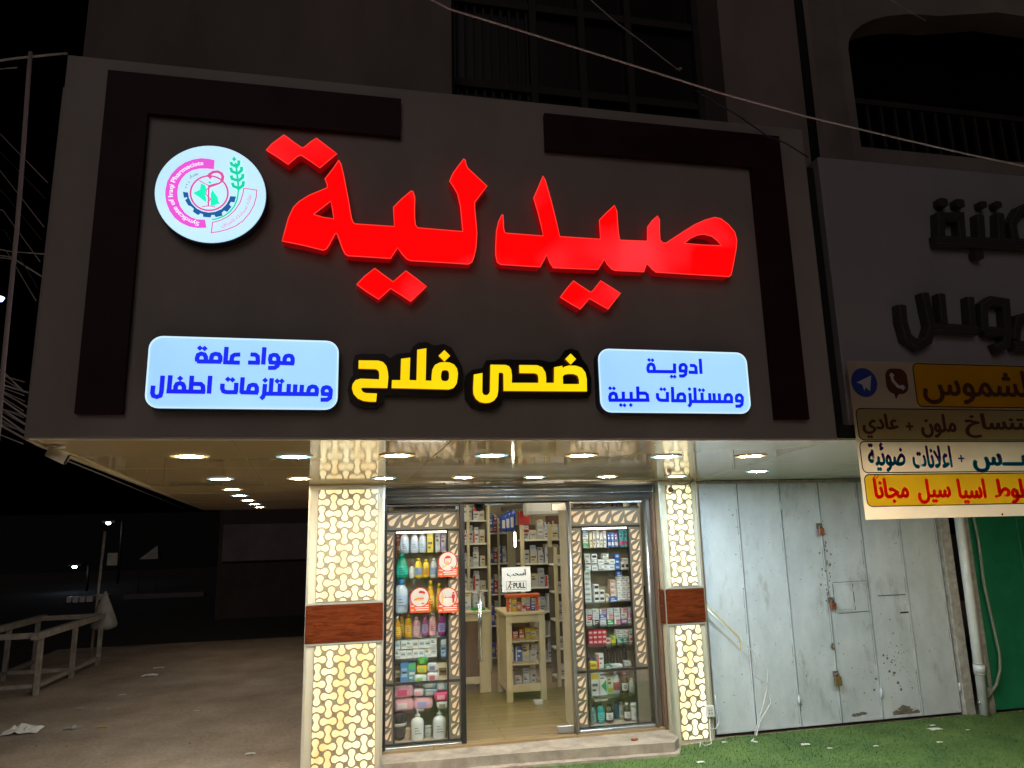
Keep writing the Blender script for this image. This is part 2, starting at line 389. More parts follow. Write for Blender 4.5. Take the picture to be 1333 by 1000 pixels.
    def build(s, name, mats, parent=None):
        me = bpy.data.meshes.new(name)
        off = Vector((0, 0, 0)); p = parent
        while p is not None:
            off += p.location; p = p.parent
        me.from_pydata([(v[0] - off.x, v[1] - off.y, v[2] - off.z) for v in s.v], [], s.f)
        if not isinstance(mats, (list, tuple)): mats = [mats]
        for m in mats: me.materials.append(m)
        me.polygons.foreach_set('material_index', [min(i, len(mats) - 1) for i in s.m])
        me.polygons.foreach_set('use_smooth', s.sm)
        me.update()
        bm = bmesh.new(); bm.from_mesh(me); bmesh.ops.recalc_face_normals(bm, faces=bm.faces); bm.to_mesh(me); bm.free()
        o = bpy.data.objects.new(name, me); COL.objects.link(o)
        if parent is not None: o.parent = parent
        return o
def thing(name, label, cat, loc=(0, 0, 0), group=None):
    o = bpy.data.objects.new(name, None); o.empty_display_size = 0.1; COL.objects.link(o)
    o.location = loc; o['label'] = label; o['category'] = cat
    if group: o['group'] = group
    return o
def tag(o, label, cat, group=None):
    o['label'] = label; o['category'] = cat
    if group: o['group'] = group
    return o
def struct(o, kind='structure'):
    o['kind'] = kind; return o
def dup(root, loc, label, group=None):
    r = root.copy(); COL.objects.link(r); r.location = loc; r['label'] = label
    if group: r['group'] = group
    for ch in list(root.children):
        c = ch.copy(); COL.objects.link(c); c.parent = r
        for g in list(ch.children):
            d = g.copy(); COL.objects.link(d); d.parent = c
    return r
def rrect(x0, x1, z0, z1, r, n=6):
    out = []
    for cx, cz, a0 in ((x1 - r, z1 - r, 0), (x0 + r, z1 - r, 90), (x0 + r, z0 + r, 180), (x1 - r, z0 + r, 270)):
        for k in range(n + 1):
            a = math.radians(a0 + 90 * k / n); out.append((cx + r * math.cos(a), cz + r * math.sin(a)))
    return out
def circle(cx, cz, r, n=32, a0=0, a1=360):
    m = n if a1 - a0 >= 360 else n + 1
    return [(cx + r * math.cos(math.radians(a0 + (a1 - a0) * k / n)), cz + r * math.sin(math.radians(a0 + (a1 - a0) * k / n))) for k in range(m)]

# ------------------------------------------------------------------ lettering with Blender's own built-in font
AR = {'ا': (0xFE8D, 'R'), 'أ': (0xFE83, 'R'), 'ب': (0xFE8F, 'D'), 'ة': (0xFE93, 'R'), 'ت': (0xFE95, 'D'), 'ج': (0xFE9D, 'D'), 'ح': (0xFEA1, 'D'),
      'خ': (0xFEA5, 'D'), 'د': (0xFEA9, 'R'), 'ر': (0xFEAD, 'R'), 'ز': (0xFEAF, 'R'), 'س': (0xFEB1, 'D'), 'ش': (0xFEB5, 'D'), 'ص': (0xFEB9, 'D'),
      'ض': (0xFEBD, 'D'), 'ط': (0xFEC1, 'D'), 'ع': (0xFEC9, 'D'), 'غ': (0xFECD, 'D'), 'ف': (0xFED1, 'D'), 'ق': (0xFED5, 'D'), 'ك': (0xFED9, 'D'),
      'ل': (0xFEDD, 'D'), 'م': (0xFEE1, 'D'), 'ن': (0xFEE5, 'D'), 'ه': (0xFEE9, 'D'), 'و': (0xFEED, 'R'), 'ي': (0xFEF1, 'D'), 'ئ': (0xFE89, 'D'), 'ﻻ': (0xFEFB, 'R')}
def shape_ar(txt):
    txt = txt.replace('لا', 'ﻻ'); out = []
    for i, ch in enumerate(txt):
        if ch not in AR: out.append(ch); continue
        base, ty = AR[ch]
        pj = i > 0 and txt[i - 1] in AR and AR[txt[i - 1]][1] == 'D'
        nj = ty == 'D' and i < len(txt) - 1 and txt[i + 1] in AR
        k = (3 if nj else 1) if pj else (2 if nj else 0)
        out.append(chr(base + k))
    return ''.join(reversed(out))
def text_geo(txt, bold=0.0, arabic=False, spacing=1.0):
    cu = bpy.data.curves.new('lettering', 'FONT'); cu.body = shape_ar(txt) if arabic else txt
    cu.offset = bold; cu.resolution_u = 3; cu.space_character = spacing
    ob = bpy.data.objects.new('lettering', cu); COL.objects.link(ob)
    dg = bpy.context.evaluated_depsgraph_get(); dg.update()
    me = bpy.data.meshes.new_from_object(ob.evaluated_get(dg))
    vs = [(v.co.x, v.co.y) for v in me.vertices]; fs = [tuple(p.vertices) for p in me.polygons]
    bpy.data.objects.remove(ob); bpy.data.curves.remove(cu); bpy.data.meshes.remove(me)
    par = list(range(len(vs)))                                   # glyph islands, so joined glyphs can be staggered a hair in depth
    def find(a):
        while par[a] != a: par[a] = par[par[a]]; a = par[a]
        return a
    for f in fs:
        for k in f[1:]: par[find(f[0])] = find(k)
    ids = {}; isl = [ids.setdefault(find(i), len(ids)) for i in range(len(vs))]
    return vs, fs, isl
def put_text(mb, txt, x0, x1, z0, z1, yf, mi=0, bold=0.0, arabic=False, keep=False, th=0.0):
    vs, fs, isl = text_geo(txt, 0.0, arabic)
    if not vs: return
    ax, bx = min(v[0] for v in vs), max(v[0] for v in vs); az, bz = min(v[1] for v in vs), max(v[1] for v in vs)
    sx, sz = (x1 - x0) / (bx - ax), (z1 - z0) / (bz - az)
    if keep: sx = sz = min(sx, sz)
    pos = [(x0 + (v[0] - ax) * sx, yf - 0.00012 * (i % 12), z0 + (v[1] - az) * sz) for v, i in zip(vs, isl)]
    mb.add(pos, fs, mi)
    if bold:                                     # heavier strokes: the same outline laid again a hair to each side
        d = bold * 0.55
        for k, (dx, dz) in enumerate(((d, 0), (-d, 0), (0, d), (0, -d))):
            mb.add([(p[0] + dx * sx, p[1] + .0016 * (k + 1) * .25 + .0001, p[2] + dz * sz * .6) for p in pos], fs, mi)
    if th:
        edges = {}
        for f in fs:
            for a, b in zip(f, f[1:] + f[:1]): edges[(a, b)] = edges.get((a, b), 0) + 1
        for (a, b) in list(edges):
            if (b, a) not in edges:
                mb.add([pos[a], pos[b], (pos[b][0], yf + th, pos[b][2]), (pos[a][0], yf + th, pos[a][2])], [(0, 1, 2, 3)], mi)
def arc_text(mb, txt, c, r, a0, a1, h, yf, mi=0, bold=0.0, arabic=False, inward=False):
    """text bent along a circle (angles in degrees, in the x,z plane); letters keep their advance"""
    vs, fs, isl = text_geo(txt, 0.0, arabic)
    ax, bx = min(v[0] for v in vs), max(v[0] for v in vs)
    if bold:
        n0 = len(vs); v0, f0, i0 = list(vs), list(fs), list(isl)
        for k, dx in enumerate((bold * .5, -bold * .5)):
            vs += [(v[0] + dx, v[1]) for v in v0]; fs += [tuple(i + n0 * (k + 1) for i in f) for f in f0]; isl += [i + 3 * k + 2 for i in i0]
    pos = []
    for v, i in zip(vs, isl):
        t = (v[0] - ax) / (bx - ax); a = math.radians(a0 + (a1 - a0) * t)
        rad = r + (-(v[1] - 0.3) if inward else (v[1] - 0.3)) * h
        pos.append((c[0] + rad * math.cos(a), yf - 0.00012 * (i % 12), c[1] + rad * math.sin(a)))
    mb.add(pos, fs, mi)

# ================================================================== SETTING
ZB = 2.394                                     # underside of the canopy
YP = 3.33                                      # front of the pillars and shutters
g = MB(); g.add([(-60, -25, 0), (60, -25, 0), (60, 90, 0), (-60, 90, 0)], [(0, 1, 2, 3)])
struct(g.build('ground', M['pavement']))
rd = MB(); rd.add([(-60, 11.6, 0.004), (60, 11.6, 0.004), (60, 90, 0.004), (-60, 90, 0.004)], [(0, 1, 2, 3)]); rd.add([(-60, -25, 0.004), (-5.3, -25, 0.004), (-5.3, 11.59, 0.004), (-60, 11.59, 0.004)], [(0, 1, 2, 3)])  # darkness of the far ground put into the colour of this sheet
struct(rd.build('ground_shade', mat('painted_ground_shade', (0.03, 0.027, 0.024), 0.9, c2=(0.05, 0.045, 0.04), scale=4)))
fl = MB(); fl.box(0.0, 3.6, 3.45, 8.2, 0.02, 0.12)
struct(fl.build('floor', M['plank']))
# artificial turf laid on the pavement: a thin sheet with its tufts
edge = [(0.62, 1.2), (0.7, 2.0), (0.55, 2.6), (0.72, 3.0), (0.62, 3.16), (1.3, 3.075), (2.0, 3.03), (2.72, 2.99), (2.84, 3.25), (3.24, 3.31), (3.4, 3.36), (6.05, 3.37), (6.4, 3.33), (9.5, 3.33), (9.5, 1.2)]
tf = MB(); tf.polyz(edge, 0.004, 0.012)
def inside(x, y):
    c = False; j = len(edge) - 1
    for i in range(len(edge)):
        (xi, yi), (xj, yj) = edge[i], edge[j]
        if (yi > y) != (yj > y) and x < (xj - xi) * (y - yi) / (yj - yi) + xi: c = not c
        j = i
    return c
rnd = random.Random(3)
vs, fs = [], []
while len(fs) < 30000:
    x, y = rnd.uniform(0.5, 7.6), rnd.uniform(1.22, 3.38)
    if not inside(x, y): continue
    a = rnd.uniform(0, 6.28); h = rnd.uniform(0.008, 0.022); w = rnd.uniform(0.002, 0.004); lx, ly = rnd.gauss(0, .007), rnd.gauss(0, .007)
    k = len(vs); vs += [(x - w * math.cos(a), y - w * math.sin(a), 0.012), (x + w * math.cos(a), y + w * math.sin(a), 0.012), (x + lx, y + ly, 0.012 + h)]
    fs.append((k, k + 1, k + 2))
tf.add(vs, fs)
t_ = tf.build('turf', M['turf']); struct(t_, 'stuff'); t_['label'] = 'green artificial turf laid in front of the shops'

# loose grit on the pavement
rg = random.Random(21); gv = MB()
for k in range(900):
    x, y = rg.uniform(-4.8, .5), rg.uniform(1.5, 10.5) if rg.random() < .6 else rg.uniform(2.5, 5.5)
    r_ = rg.uniform(.003, .012) * (1.6 if rg.random() < .08 else 1); q = len(gv.v)
    gv.add([(x + r_ * rg.uniform(.6, 1.2), y, 0.001), (x, y + r_ * rg.uniform(.6, 1.2), 0.001), (x - r_ * rg.uniform(.6, 1.2), y, 0.001), (x, y - r_, 0.001), (x + rg.uniform(-.3, .3) * r_, y, r_ * rg.uniform(.5, 1))], [(0, 1, 4), (1, 2, 4), (2, 3, 4), (3, 0, 4)])
gv_ = struct(gv.build('grit', mat('pavement_grit', (0.20, 0.16, 0.13), 0.9, c2=(0.42, 0.37, 0.32), scale=30)), 'stuff'); gv_['label'] = 'loose grit and crumbs scattered on the pavement'
# entrance sill of the pharmacy
s = MB(); s.polyz([(0.203, 3.2), (0.6, 3.185), (1.3, 3.17), (1.9, 3.13), (2.4, 3.1), (2.72, 3.07), (2.82, 3.2), (2.828, 3.56), (0.203, 3.56)], 0.0, 0.1)
s.polyz([(0.16, 3.12), (1.3, 3.1), (2.3, 3.04), (2.74, 3.02), (2.84, 3.2), (2.84, 3.25), (0.16, 3.3)], 0.0, 0.022)
o = tag(s.build('door_sill', M['concrete']), 'worn pale stone sill across the pharmacy entrance', 'doorstep')
# black metal bit left on the sill
p = atZ(826, 964, 0.1); b = MB(); b.lathe([(0.0, 0), (0.03, 0.002), (0.034, 0.014), (0.02, 0.022), (0.0, 0.024)], (p.x, p.y, 0.1), 0.6)
tag(b.build('metal_cap', M['copper']), 'small dark rusty cap lying on the stone sill', 'cap')

# ------------------------------------------------------------------ building of the pharmacy
bld = thing('shop_building', 'dim plaster building above and around the lit pharmacy', 'building', (0.6, 1.2, 0))
u = MB()
u.poly([[(-1.42, 4.0), (3.0, 4.0), (3.0, 7.5), (-1.42, 7.5)], [(0.455, 4.02), (2.145, 4.02), (2.145, 6.6), (0.455, 6.6)]], 0.35, 0.62)
u.box(-1.42, -1.2, 0.62, 9.0, 4.0, 7.5)
u.build('upper_wall', M['upper'], bld)
w = MB(); w.box(0.455, 2.145, 0.66, 0.70, 4.0, 6.6, 0)
wo = w.build('window', M['darkwin'], bld)
w = MB()
for x in (0.46, 0.98, 1.30, 1.62, 2.10): w.box(x, x + 0.045, 0.60, 0.655, 4.02, 6.6)
for z in (4.62, 5.2): w.box(0.506, 2.1, 0.612, 0.652, z, z + 0.05)
for k in range(9): w.box(0.52 + k * 0.055, 0.535 + k * 0.055, 0.63, 0.65, 4.05, 5.2)
w.build('window_frame', M['darkframe'], wo)
sw = MB(); sw.box(-0.452, -0.30, 3.6, 10.4, 0, 2.40); sw.build('side_wall', M['upper2'], bld)
iw = MB()
iw.box(0.0, 0.10, 3.62, 8.2, 0.12, 2.7); iw.box(3.45, 3.55, 3.62, 8.2, 0.12, 2.7); iw.box(0.10, 3.45, 8.1, 8.2, 0.12, 2.7)
iw.build('room_wall', M['wall_in'], bld)
ic = MB(); ic.box(0.0, 3.55, 3.62, 8.2, 2.70, 2.78); ic.build('room_ceiling', M['trim_white'], bld)

# signboard box wrapped round the corner of the building
fa = thing('signboard', 'wide dark grey cladding signboard carrying the red letters over the pharmacy', 'signboard', (0.5, 0, ZB))
f = MB(); f.bbox(-1.343, 2.39, 0.0, 0.03, ZB, 4.145, 0.004); f.box(-1.34, 2.387, 0.0305, 0.30, ZB + .07, 4.13)
f.polyz([(-1.343, 0.032), (-2.716, 10.6), (-2.80, 10.6), (-1.42, 0.302), (-1.36, 0.032)], ZB + .002, 4.0)
f.build('cladding', M['fascia'], fa)
f = MB(); f.poly([(-1.16, 2.492), (-0.981, 2.492), (-0.981, 3.872), (0.155, 3.866), (0.155, 4.069), (-1.16, 4.069)], -0.03, 0.002)
f.build('dark_frame', M['maroon'], fa)
f = MB(); f.poly([(2.219, 2.492), (2.219, 4.069), (0.882, 4.069), (0.882, 3.866), (2.032, 3.872), (2.032, 2.492)], -0.03, 0.002)
f.build('dark_frame', M['maroon'], fa)
f = MB(); f.box(-1.343, 2.40, 0.006, 0.03, ZB - 0.005, ZB - 0.001)
f.build('bottom_trim', M['trim_white'], fa)

# glossy soffit in panels, with the alley part and the neighbour's part
ca = thing('canopy_ceiling', 'glossy cream panelled ceiling under the pharmacy canopy, lattice pillars mirrored in it', 'canopy', (0.5, 1.7, ZB))
def xs(x0, sl, y): return x0 + sl * y
cuts = [(-1.335, -0.130), (-0.552, -0.080), (0.41, -0.02), (1.45, 0.14), (2.385, 0.255)]
rows = [0.034, 1.53, 3.34]
pn = MB(); G = 0.003
for i in range(4):
    for j in range(2):
        (xa, sa), (xb, sb) = cuts[i], cuts[i + 1]; y0, y1 = rows[j] + G, rows[j + 1] - G
        pn.polyz([(xs(xa, sa, y0) + G, y0), (xs(xb, sb, y0) - G, y0), (xs(xb, sb, y1) - G, y1), (xs(xa, sa, y1) + G, y1)], ZB, ZB + 0.012)
pn.build('panel', M['soffit'], ca)
pn = MB(); pn.polyz([(-1.33, 0.04), (2.38, 0.04), (3.24, 3.56), (-0.3, 3.56), (-0.3, 10.6), (-2.70, 10.6)], ZB + 0.0125, ZB + 0.06)
pn.build('backing', M['soffit_gap'], ca)
pa = MB()
for j in range(6):
    y0, y1 = 3.34 + 1.21 * j, 3.34 + 1.21 * (j + 1)
    pa.polyz([(xs(-1.335, -0.130, y0), y0 + .004), (-0.455, y0 + .004), (-0.455, y1 - .004), (xs(-1.335, -0.130, y1), y1 - .004)], ZB - 0.002 * (j % 2), ZB + 0.012)
pa.build('alley_panel', M['soffit_alley'], ca)
pa = MB(); pa.polyz([(-0.45, 3.342), (3.22, 3.342), (3.22, 3.56), (-0.45, 3.56)], ZB, ZB + 0.012)
pa.build('rear_strip', M['soffit'], ca)
et = MB(); et.tube([(-1.335, 0.0, ZB - 0.004), (-2.715, 10.6, ZB - 0.004)], 0.007, seg=6)
et.build('edge_trim', M['soffit_gap'], ca)
nb = thing('neighbour_ceiling', 'plain pale ceiling panels above the grey folding shutter', 'canopy', (4.5, 1.7, ZB))
pn = MB()
for (xa, xb) in ((0.0, 1.25), (1.25, 2.5), (2.5, 4.6)):
    for (y0, y1) in ((0.05, 1.5), (1.5, 3.38)):
        l0 = xs(2.39 + xa, 0.255 * (1 - xa / 4.6), y0); l1 = xs(2.39 + xa, 0.255 * (1 - xa / 4.6), y1)
        r0 = xs(2.39 + xb, 0.255 * (1 - xb / 4.6), y0); r1 = xs(2.39 + xb, 0.255 * (1 - xb / 4.6), y1)
        pn.polyz([(l0 + .003, y0 + .003), (r0 - .003, y0 + .003), (r1 - .003, y1 - .003), (l1 + .003, y1 - .003)], ZB + 0.002, ZB + 0.013)
pn.build('panel', M['soffit_plain'], nb)
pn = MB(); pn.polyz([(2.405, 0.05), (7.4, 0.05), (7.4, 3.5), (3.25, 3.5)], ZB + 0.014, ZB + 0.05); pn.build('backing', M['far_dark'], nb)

# ------------------------------------------------------------------ the lattice pillars
def dumbbell(cx, cz, vert, L, r, wst, n=7):
    """rounded bone outline"""
    a0 = math.degrees(math.asin(wst / r)) + 14
    pts = []
    for k in range(n + 1):
        a = math.radians(-180 + a0 + (360 - 2 * a0) * k / n); pts.append((L + r * math.cos(a), r * math.sin(a)))
    right = pts
    left = [(-x, -z) for x, z in right]
    out = right + [(0.0, wst)] + left + [(0.0, -wst)]
    if vert: out = [(-z, x) for x, z in out]
    return [(cx + x, cz + z) for x, z in out]
def clip(poly, x0, x1, z0, z1):
    def cut(P, ins, inter):
        o = []
        for i in range(len(P)):
            a, b = P[i - 1], P[i]
            if ins(b):
                if not ins(a): o.append(inter(a, b))
                o.append(b)
            elif ins(a): o.append(inter(a, b))
        return o
    def lx(c): return lambda a, b: (c, a[1] + (b[1] - a[1]) * (c - a[0]) / (b[0] - a[0]))
    def lz(c): return lambda a, b: (a[0] + (b[0] - a[0]) * (c - a[1]) / (b[1] - a[1]), c)
    for ins, it in ((lambda p: p[0] >= x0, lx(x0)), (lambda p: p[0] <= x1, lx(x1)), (lambda p: p[1] >= z0, lz(z0)), (lambda p: p[1] <= z1, lz(z1))):
        poly = cut(poly, ins, it)
        if len(poly) < 3: return []
    return poly
def lattice(parent, x0, x1, z0, z1, pitch, ph, m, xoff):
    inl = MB()
    nx, nz = int((x1 - x0) / pitch) + 3, int((z1 - z0) / pitch) + 3
    for i in range(-1, nx):
        for j in range(-1, nz):
            d = dumbbell(x0 + xoff + i * pitch, z1 - j * pitch - 0.01, (i + j + ph) % 2 == 0, pitch * 0.40, pitch * 0.305, pitch * 0.15)
            d = clip(d, x0, x1, z0, z1)
            if d: inl.poly(d, YP - 0.0065, YP - 0.003, 0, back=False)
    inl.build('lit_inlay', m, parent)
def pillar(x0, x1, xi0, xi1, label, m, pitch, ph, xoff, zlo):
    t = thing('lattice_pillar', label, 'pillar', ((x0 + x1) / 2, YP + 0.12, 0), 'lit lattice pillars')
    b = MB(); b.box(x0 + .012, x1 - .012, YP + 0.004, YP + 0.25, 0, ZB - .002); b.build('shaft', M['pillar'], t)
    for (z0, z1) in ((1.39, ZB - 0.045), (zlo, 1.035)):
        b = MB(); b.box(xi0, xi1, YP - 0.003, YP + 0.003, z0, z1)
        fr = b.build('lattice_panel', M['lat_back'], t)
        lattice(fr, xi0 + .004, xi1 - .004, z0 + .004, z1 - .004, pitch, ph, m, xoff)
    b = MB(); b.bbox(x0 + .004, x1 - .004, YP - 0.012, YP + 0.003, 1.055, 1.365, 0.003); b.build('wood_band', M['wood_red'], t)
    b = MB()
    for x in (x0, x1 - 0.014): b.box(x, x + 0.014, YP - 0.008, YP + 0.01, 0, ZB - .002)
    for z in (1.037, 1.368): b.box(x0 + .015, x1 - .015, YP - 0.009, YP + 0.003, z, z + 0.014)
    b.build('metal_edge', M['pillar_edge'], t)
    return t, (x0, x1)
M['lat_back'] = mat('lattice_panel_face', (0.26, 0.215, 0.14), 0.22, c2=(0.30, 0.25, 0.17), scale=3)
lp, _ = pillar(-0.456, 0.203, -0.375, 0.145, 'wide pillar of glowing lattice left of the pharmacy door, red wood band', M['lit_lattice'], 0.0985, 0, 0.03, 0.02)
rp, _ = pillar(2.83, 3.233, 2.905, 3.175, 'narrow pillar of bright lattice between pharmacy door and grey shutter', M['lit_lattice2'], 0.0985, 1, 0.135, 0.03)
b = MB(); b.box(2.828, 2.8415, YP + 0.262, YP + 0.51, 0, ZB - .002); b.box(2.818, 2.8275, YP + 0.02, YP + 0.50, 1.055, 1.365, 1)
b.box(0.205, 0.215, YP + 0.262, YP + 0.51, 0, ZB - .002)
b.build('return_panel', [M['pillar'], M['wood_red']], rp)

# ------------------------------------------------------------------ red letters
YR = -0.06
TR = 6.0591
A_ = (340, 170, TR); B_ = (440, 250, TR); C_ = (570, 195, TR); D_ = (750, 255, TR); E_ = (630, 250, TR)
def cr(c, *pts): return crop(c[0], c[1], c[2], pts)
red1 = (cr(A_, (612, 235), (628, 262), (650, 350), (690, 560), (703, 640), (712, 690), (725, 725), (745, 737), (1050, 757), (1043, 605), (1110, 538), (1185, 475), (1198, 482))
        + cr(B_, (606, 45), (604, 130), (605, 210), (612, 262), (630, 283), (980, 312))
        + cr(C_, (196, 645), (188, 560), (178, 450), (155, 350), (125, 295), (92, 248), (120, 185), (160, 130), (205, 72), (215, 80), (222, 115), (235, 145), (388, 287), (290, 415), (292, 480), (300, 560), (308, 660), (300, 780), (280, 860), (265, 890), (240, 903))
        + cr(B_, (800, 555), (570, 542), (540, 528), (505, 490), (470, 440), (415, 525), (75, 503), (55, 488))
        + cr(A_, (640, 930), (605, 830), (593, 810), (582, 818), (535, 905), (515, 935), (490, 945), (330, 905), (165, 872), (185, 800), (215, 690), (255, 605), (300, 560), (380, 510), (520, 452), (522, 430), (503, 382), (560, 310)))
hole1 = cr(A_, (412, 662), (470, 618), (548, 558), (562, 620), (573, 697), (490, 685))
dots1 = cr(A_, (40, 155), (85, 105), (180, 35), (195, 45), (260, 95), (322, 137), (345, 128), (390, 90), (435, 60), (520, 125), (597, 183), (462, 295), (400, 250), (312, 193), (285, 205), (212, 268), (120, 205))
dots2 = cr(B_, (148, 730), (210, 665), (290, 602), (360, 655), (435, 708), (480, 670), (535, 622), (620, 685), (698, 745), (572, 865), (500, 815), (415, 762), (320, 847), (230, 790))
red2 = (cr(E_, (150, 180), (153, 230), (155, 280), (162, 315), (175, 325), (468, 347))
        + cr(C_, (815, 600), (790, 500), (755, 382), (830, 208), (845, 235), (890, 390), (930, 550), (962, 685))
        + cr(E_, (918, 372), (910, 222), (960, 170), (1030, 105), (1048, 150), (1055, 250), (1062, 330), (1075, 380))
        + cr(D_, (560, 357), (563, 245), (600, 195), (642, 158), (657, 185), (658, 290), (662, 345), (680, 370), (710, 372), (740, 352), (850, 280), (940, 225), (1020, 190), (1095, 170), (1140, 180), (1200, 225), (1250, 285), (1268, 350), (1262, 420), (1240, 540), (1222, 625), (1205, 638), (630, 603), (600, 580), (562, 538), (548, 555), (535, 600), (310, 590), (280, 578), (245, 540), (222, 500), (172, 582))
        + cr(E_, (545, 598), (520, 560), (495, 495), (445, 592), (130, 572), (105, 555), (92, 500), (92, 430), (98, 310), (115, 235), (140, 183)))
hole2 = cr(D_, (852, 375), (900, 335), (955, 310), (1010, 303), (1070, 320), (1110, 350), (1145, 393), (1000, 388))
dots3 = cr(E_, (602, 830), (650, 765), (706, 700), (770, 745), (840, 790), (860, 778), (920, 700), (1000, 750), (1077, 798), (978, 925), (900, 880), (830, 840), (760, 925), (690, 885))
def channel(parent, loops_px, yf, yb, side, face, rim, name='letter', rw=0.005):
    loops = [onY(l, yf) for l in loops_px]
    b = MB(); b.poly(loops, yf + 0.003, yb, 0); o = b.build(name, M[side], parent)
    b = MB(); b.poly(loops, yf, yf + 0.0025, 0, back=False); fo = b.build('letter_face', M[face], o)
    if rim:
        b = MB()
        for l in loops: b.tube([(p[0], yf, p[1]) for p in l] + [(l[0][0], yf, l[0][1])], rw / 2, 0, 5, False)
        b.build('letter_rim', M[rim], o)
    return o
rl = thing('sign_lettering', 'large glowing red Arabic word on the grey signboard', 'sign lettering', (0.5, 0, 3.2))
for l in ([red1, hole1], [dots1], [dots2], [red2, hole2], [dots3]):
    channel(rl, l, YR, 0.0, 'red_side', 'red_face', 'red_rim')

# ------------------------------------------------------------------ yellow name on its dark backing
F_ = (445, 435, 7.841); G_ = (600, 435, 7.4056); YY = -0.062
yl = thing('sign_lettering', 'glowing yellow Arabic name on dark backing between the two blue lettered light boxes', 'sign lettering', (0.5, 0, 2.7))
ybk = [cr(F_, (135, 215), (200, 203), (430, 205), (490, 245), (530, 225), (560, 205), (700, 190), (725, 130), (780, 90), (870, 82), (920, 112), (960, 118), (1040, 102), (1120, 140), (1170, 230), (1225, 330), (1245, 430), (1230, 540), (1180, 600), (1100, 640), (440, 630), (425, 690), (370, 750), (250, 758), (150, 735), (80, 680), (60, 570), (80, 470), (115, 420), (112, 300)),
       cr(G_, (40, 470), (55, 390), (110, 345), (205, 330), (245, 255), (430, 245), (540, 250), (760, 250), (850, 270), (900, 268), (960, 230), (1000, 160), (1060, 142), (1130, 165), (1165, 240), (1220, 310), (1255, 420), (1255, 570), (1220, 615), (420, 615), (380, 690), (300, 735), (200, 735), (100, 700), (45, 620))]
for l in ybk:
    b = MB(); b.poly(onY(l, -0.03), -0.034, 0.0); b.build('backing', M['board_dark'], yl)
ys = [[cr(F_, (172, 268), (370, 270), (420, 285), (455, 325), (470, 385), (475, 440), (465, 550), (215, 546), (200, 550), (198, 565), (215, 590), (245, 602), (358, 606), (350, 690), (290, 690), (220, 682), (160, 655), (120, 610), (103, 555), (110, 510), (140, 470), (190, 455), (380, 462), (382, 410), (375, 375), (350, 357), (170, 352))],
      [cr(F_, (508, 550), (1090, 565), (1140, 550), (1170, 510), (1180, 460), (1185, 400), (1175, 350), (1145, 310), (1100, 290), (1050, 285), (1000, 290), (950, 315), (925, 360), (917, 420), (915, 476), (855, 474), (863, 145), (770, 160), (762, 472), (690, 470), (698, 240), (605, 252), (598, 470), (512, 470)),
       cr(F_, (1015, 400), (1025, 372), (1050, 366), (1080, 370), (1095, 395), (1095, 450), (1080, 475), (1050, 482), (1020, 472), (1010, 440))],
      [cr(F_, (1047, 163), (1105, 222), (1047, 280), (988, 220))],
      [cr(G_, (125, 390), (208, 375), (206, 560), (218, 582), (240, 590), (265, 582), (280, 555), (285, 295), (430, 297), (465, 310), (485, 345), (492, 400), (490, 470), (748, 470), (748, 420), (740, 390), (715, 377), (565, 375), (563, 298), (735, 300), (785, 320), (815, 370), (822, 420), (822, 470), (898, 470), (900, 320), (978, 305), (980, 328), (1000, 314), (1040, 303), (1110, 305), (1165, 325), (1200, 370), (1213, 430), (1215, 552), (412, 547), (410, 385), (400, 372), (380, 370), (364, 375), (360, 540), (350, 600), (320, 640), (280, 660), (235, 665), (185, 655), (145, 625), (122, 580), (118, 530)),
       cr(G_, (985, 482), (982, 410), (1000, 390), (1040, 383), (1090, 385), (1125, 400), (1140, 440), (1140, 482))],
      [cr(G_, (1058, 187), (1110, 240), (1060, 293), (1007, 240))]]
for l in ys: channel(yl, l, YY, -0.034, 'yel_side', 'yel_face', None)

# ------------------------------------------------------------------ the two light boxes with blue print
YB = -0.06
def lightbox(label, corners, strokes, dots, wpx, dpx):
    P = onY(corners, YB)
    x0 = (P[0][0] + P[3][0]) / 2; x1 = (P[1][0] + P[2][0]) / 2; z1 = (P[0][1] + P[1][1]) / 2; z0 = (P[2][1] + P[3][1]) / 2
    t = thing('light_box', label, 'light box', ((x0 + x1) / 2, 0, z0), 'small light boxes on the signboard')
    b = MB(); b.poly(rrect(x0 - .004, x1 + .004, z0 - .004, z1 + .004, 0.058), YB + 0.004, 0.0); b.build('case', M['box_side'], t)
    b = MB(); b.poly(rrect(x0, x1, z0, z1, 0.055), YB, YB + 0.0035, back=False)
    b.stroke(rrect(x0 + .003, x1 - .003, z0 + .003, z1 - .003, 0.052), 0.006, YB - 0.001, 0.001, 1, True)
    fc = b.build('face', [M['box_face'], M['box_rim']], t)
    b = MB(); k = 0
    for pts in strokes:
        closed = pts[0] == 'c'
        q = onY(pts[1:] if closed else pts, YB)
        b.stroke(q, wpx, YB - 0.0022 - 0.0001 * (k % 14), 0.0008, 0, closed); k += 1
    for d in dots:
        (cx, cz), = onY([d], YB); r = dpx
        b.poly([(cx - r, cz), (cx, cz - r), (cx + r, cz), (cx, cz + r)], YB - 0.0022 - 0.0001 * (k % 14), YB - 0.0012, back=False); k += 1
    b.build('blue_lettering', M['blue_text'], fc)
    return t
S2 = (185, 430, 8.692); S3 = (315, 430, 8.692); S6 = (770, 445, 10.0); S7 = (870, 445, 10.0)
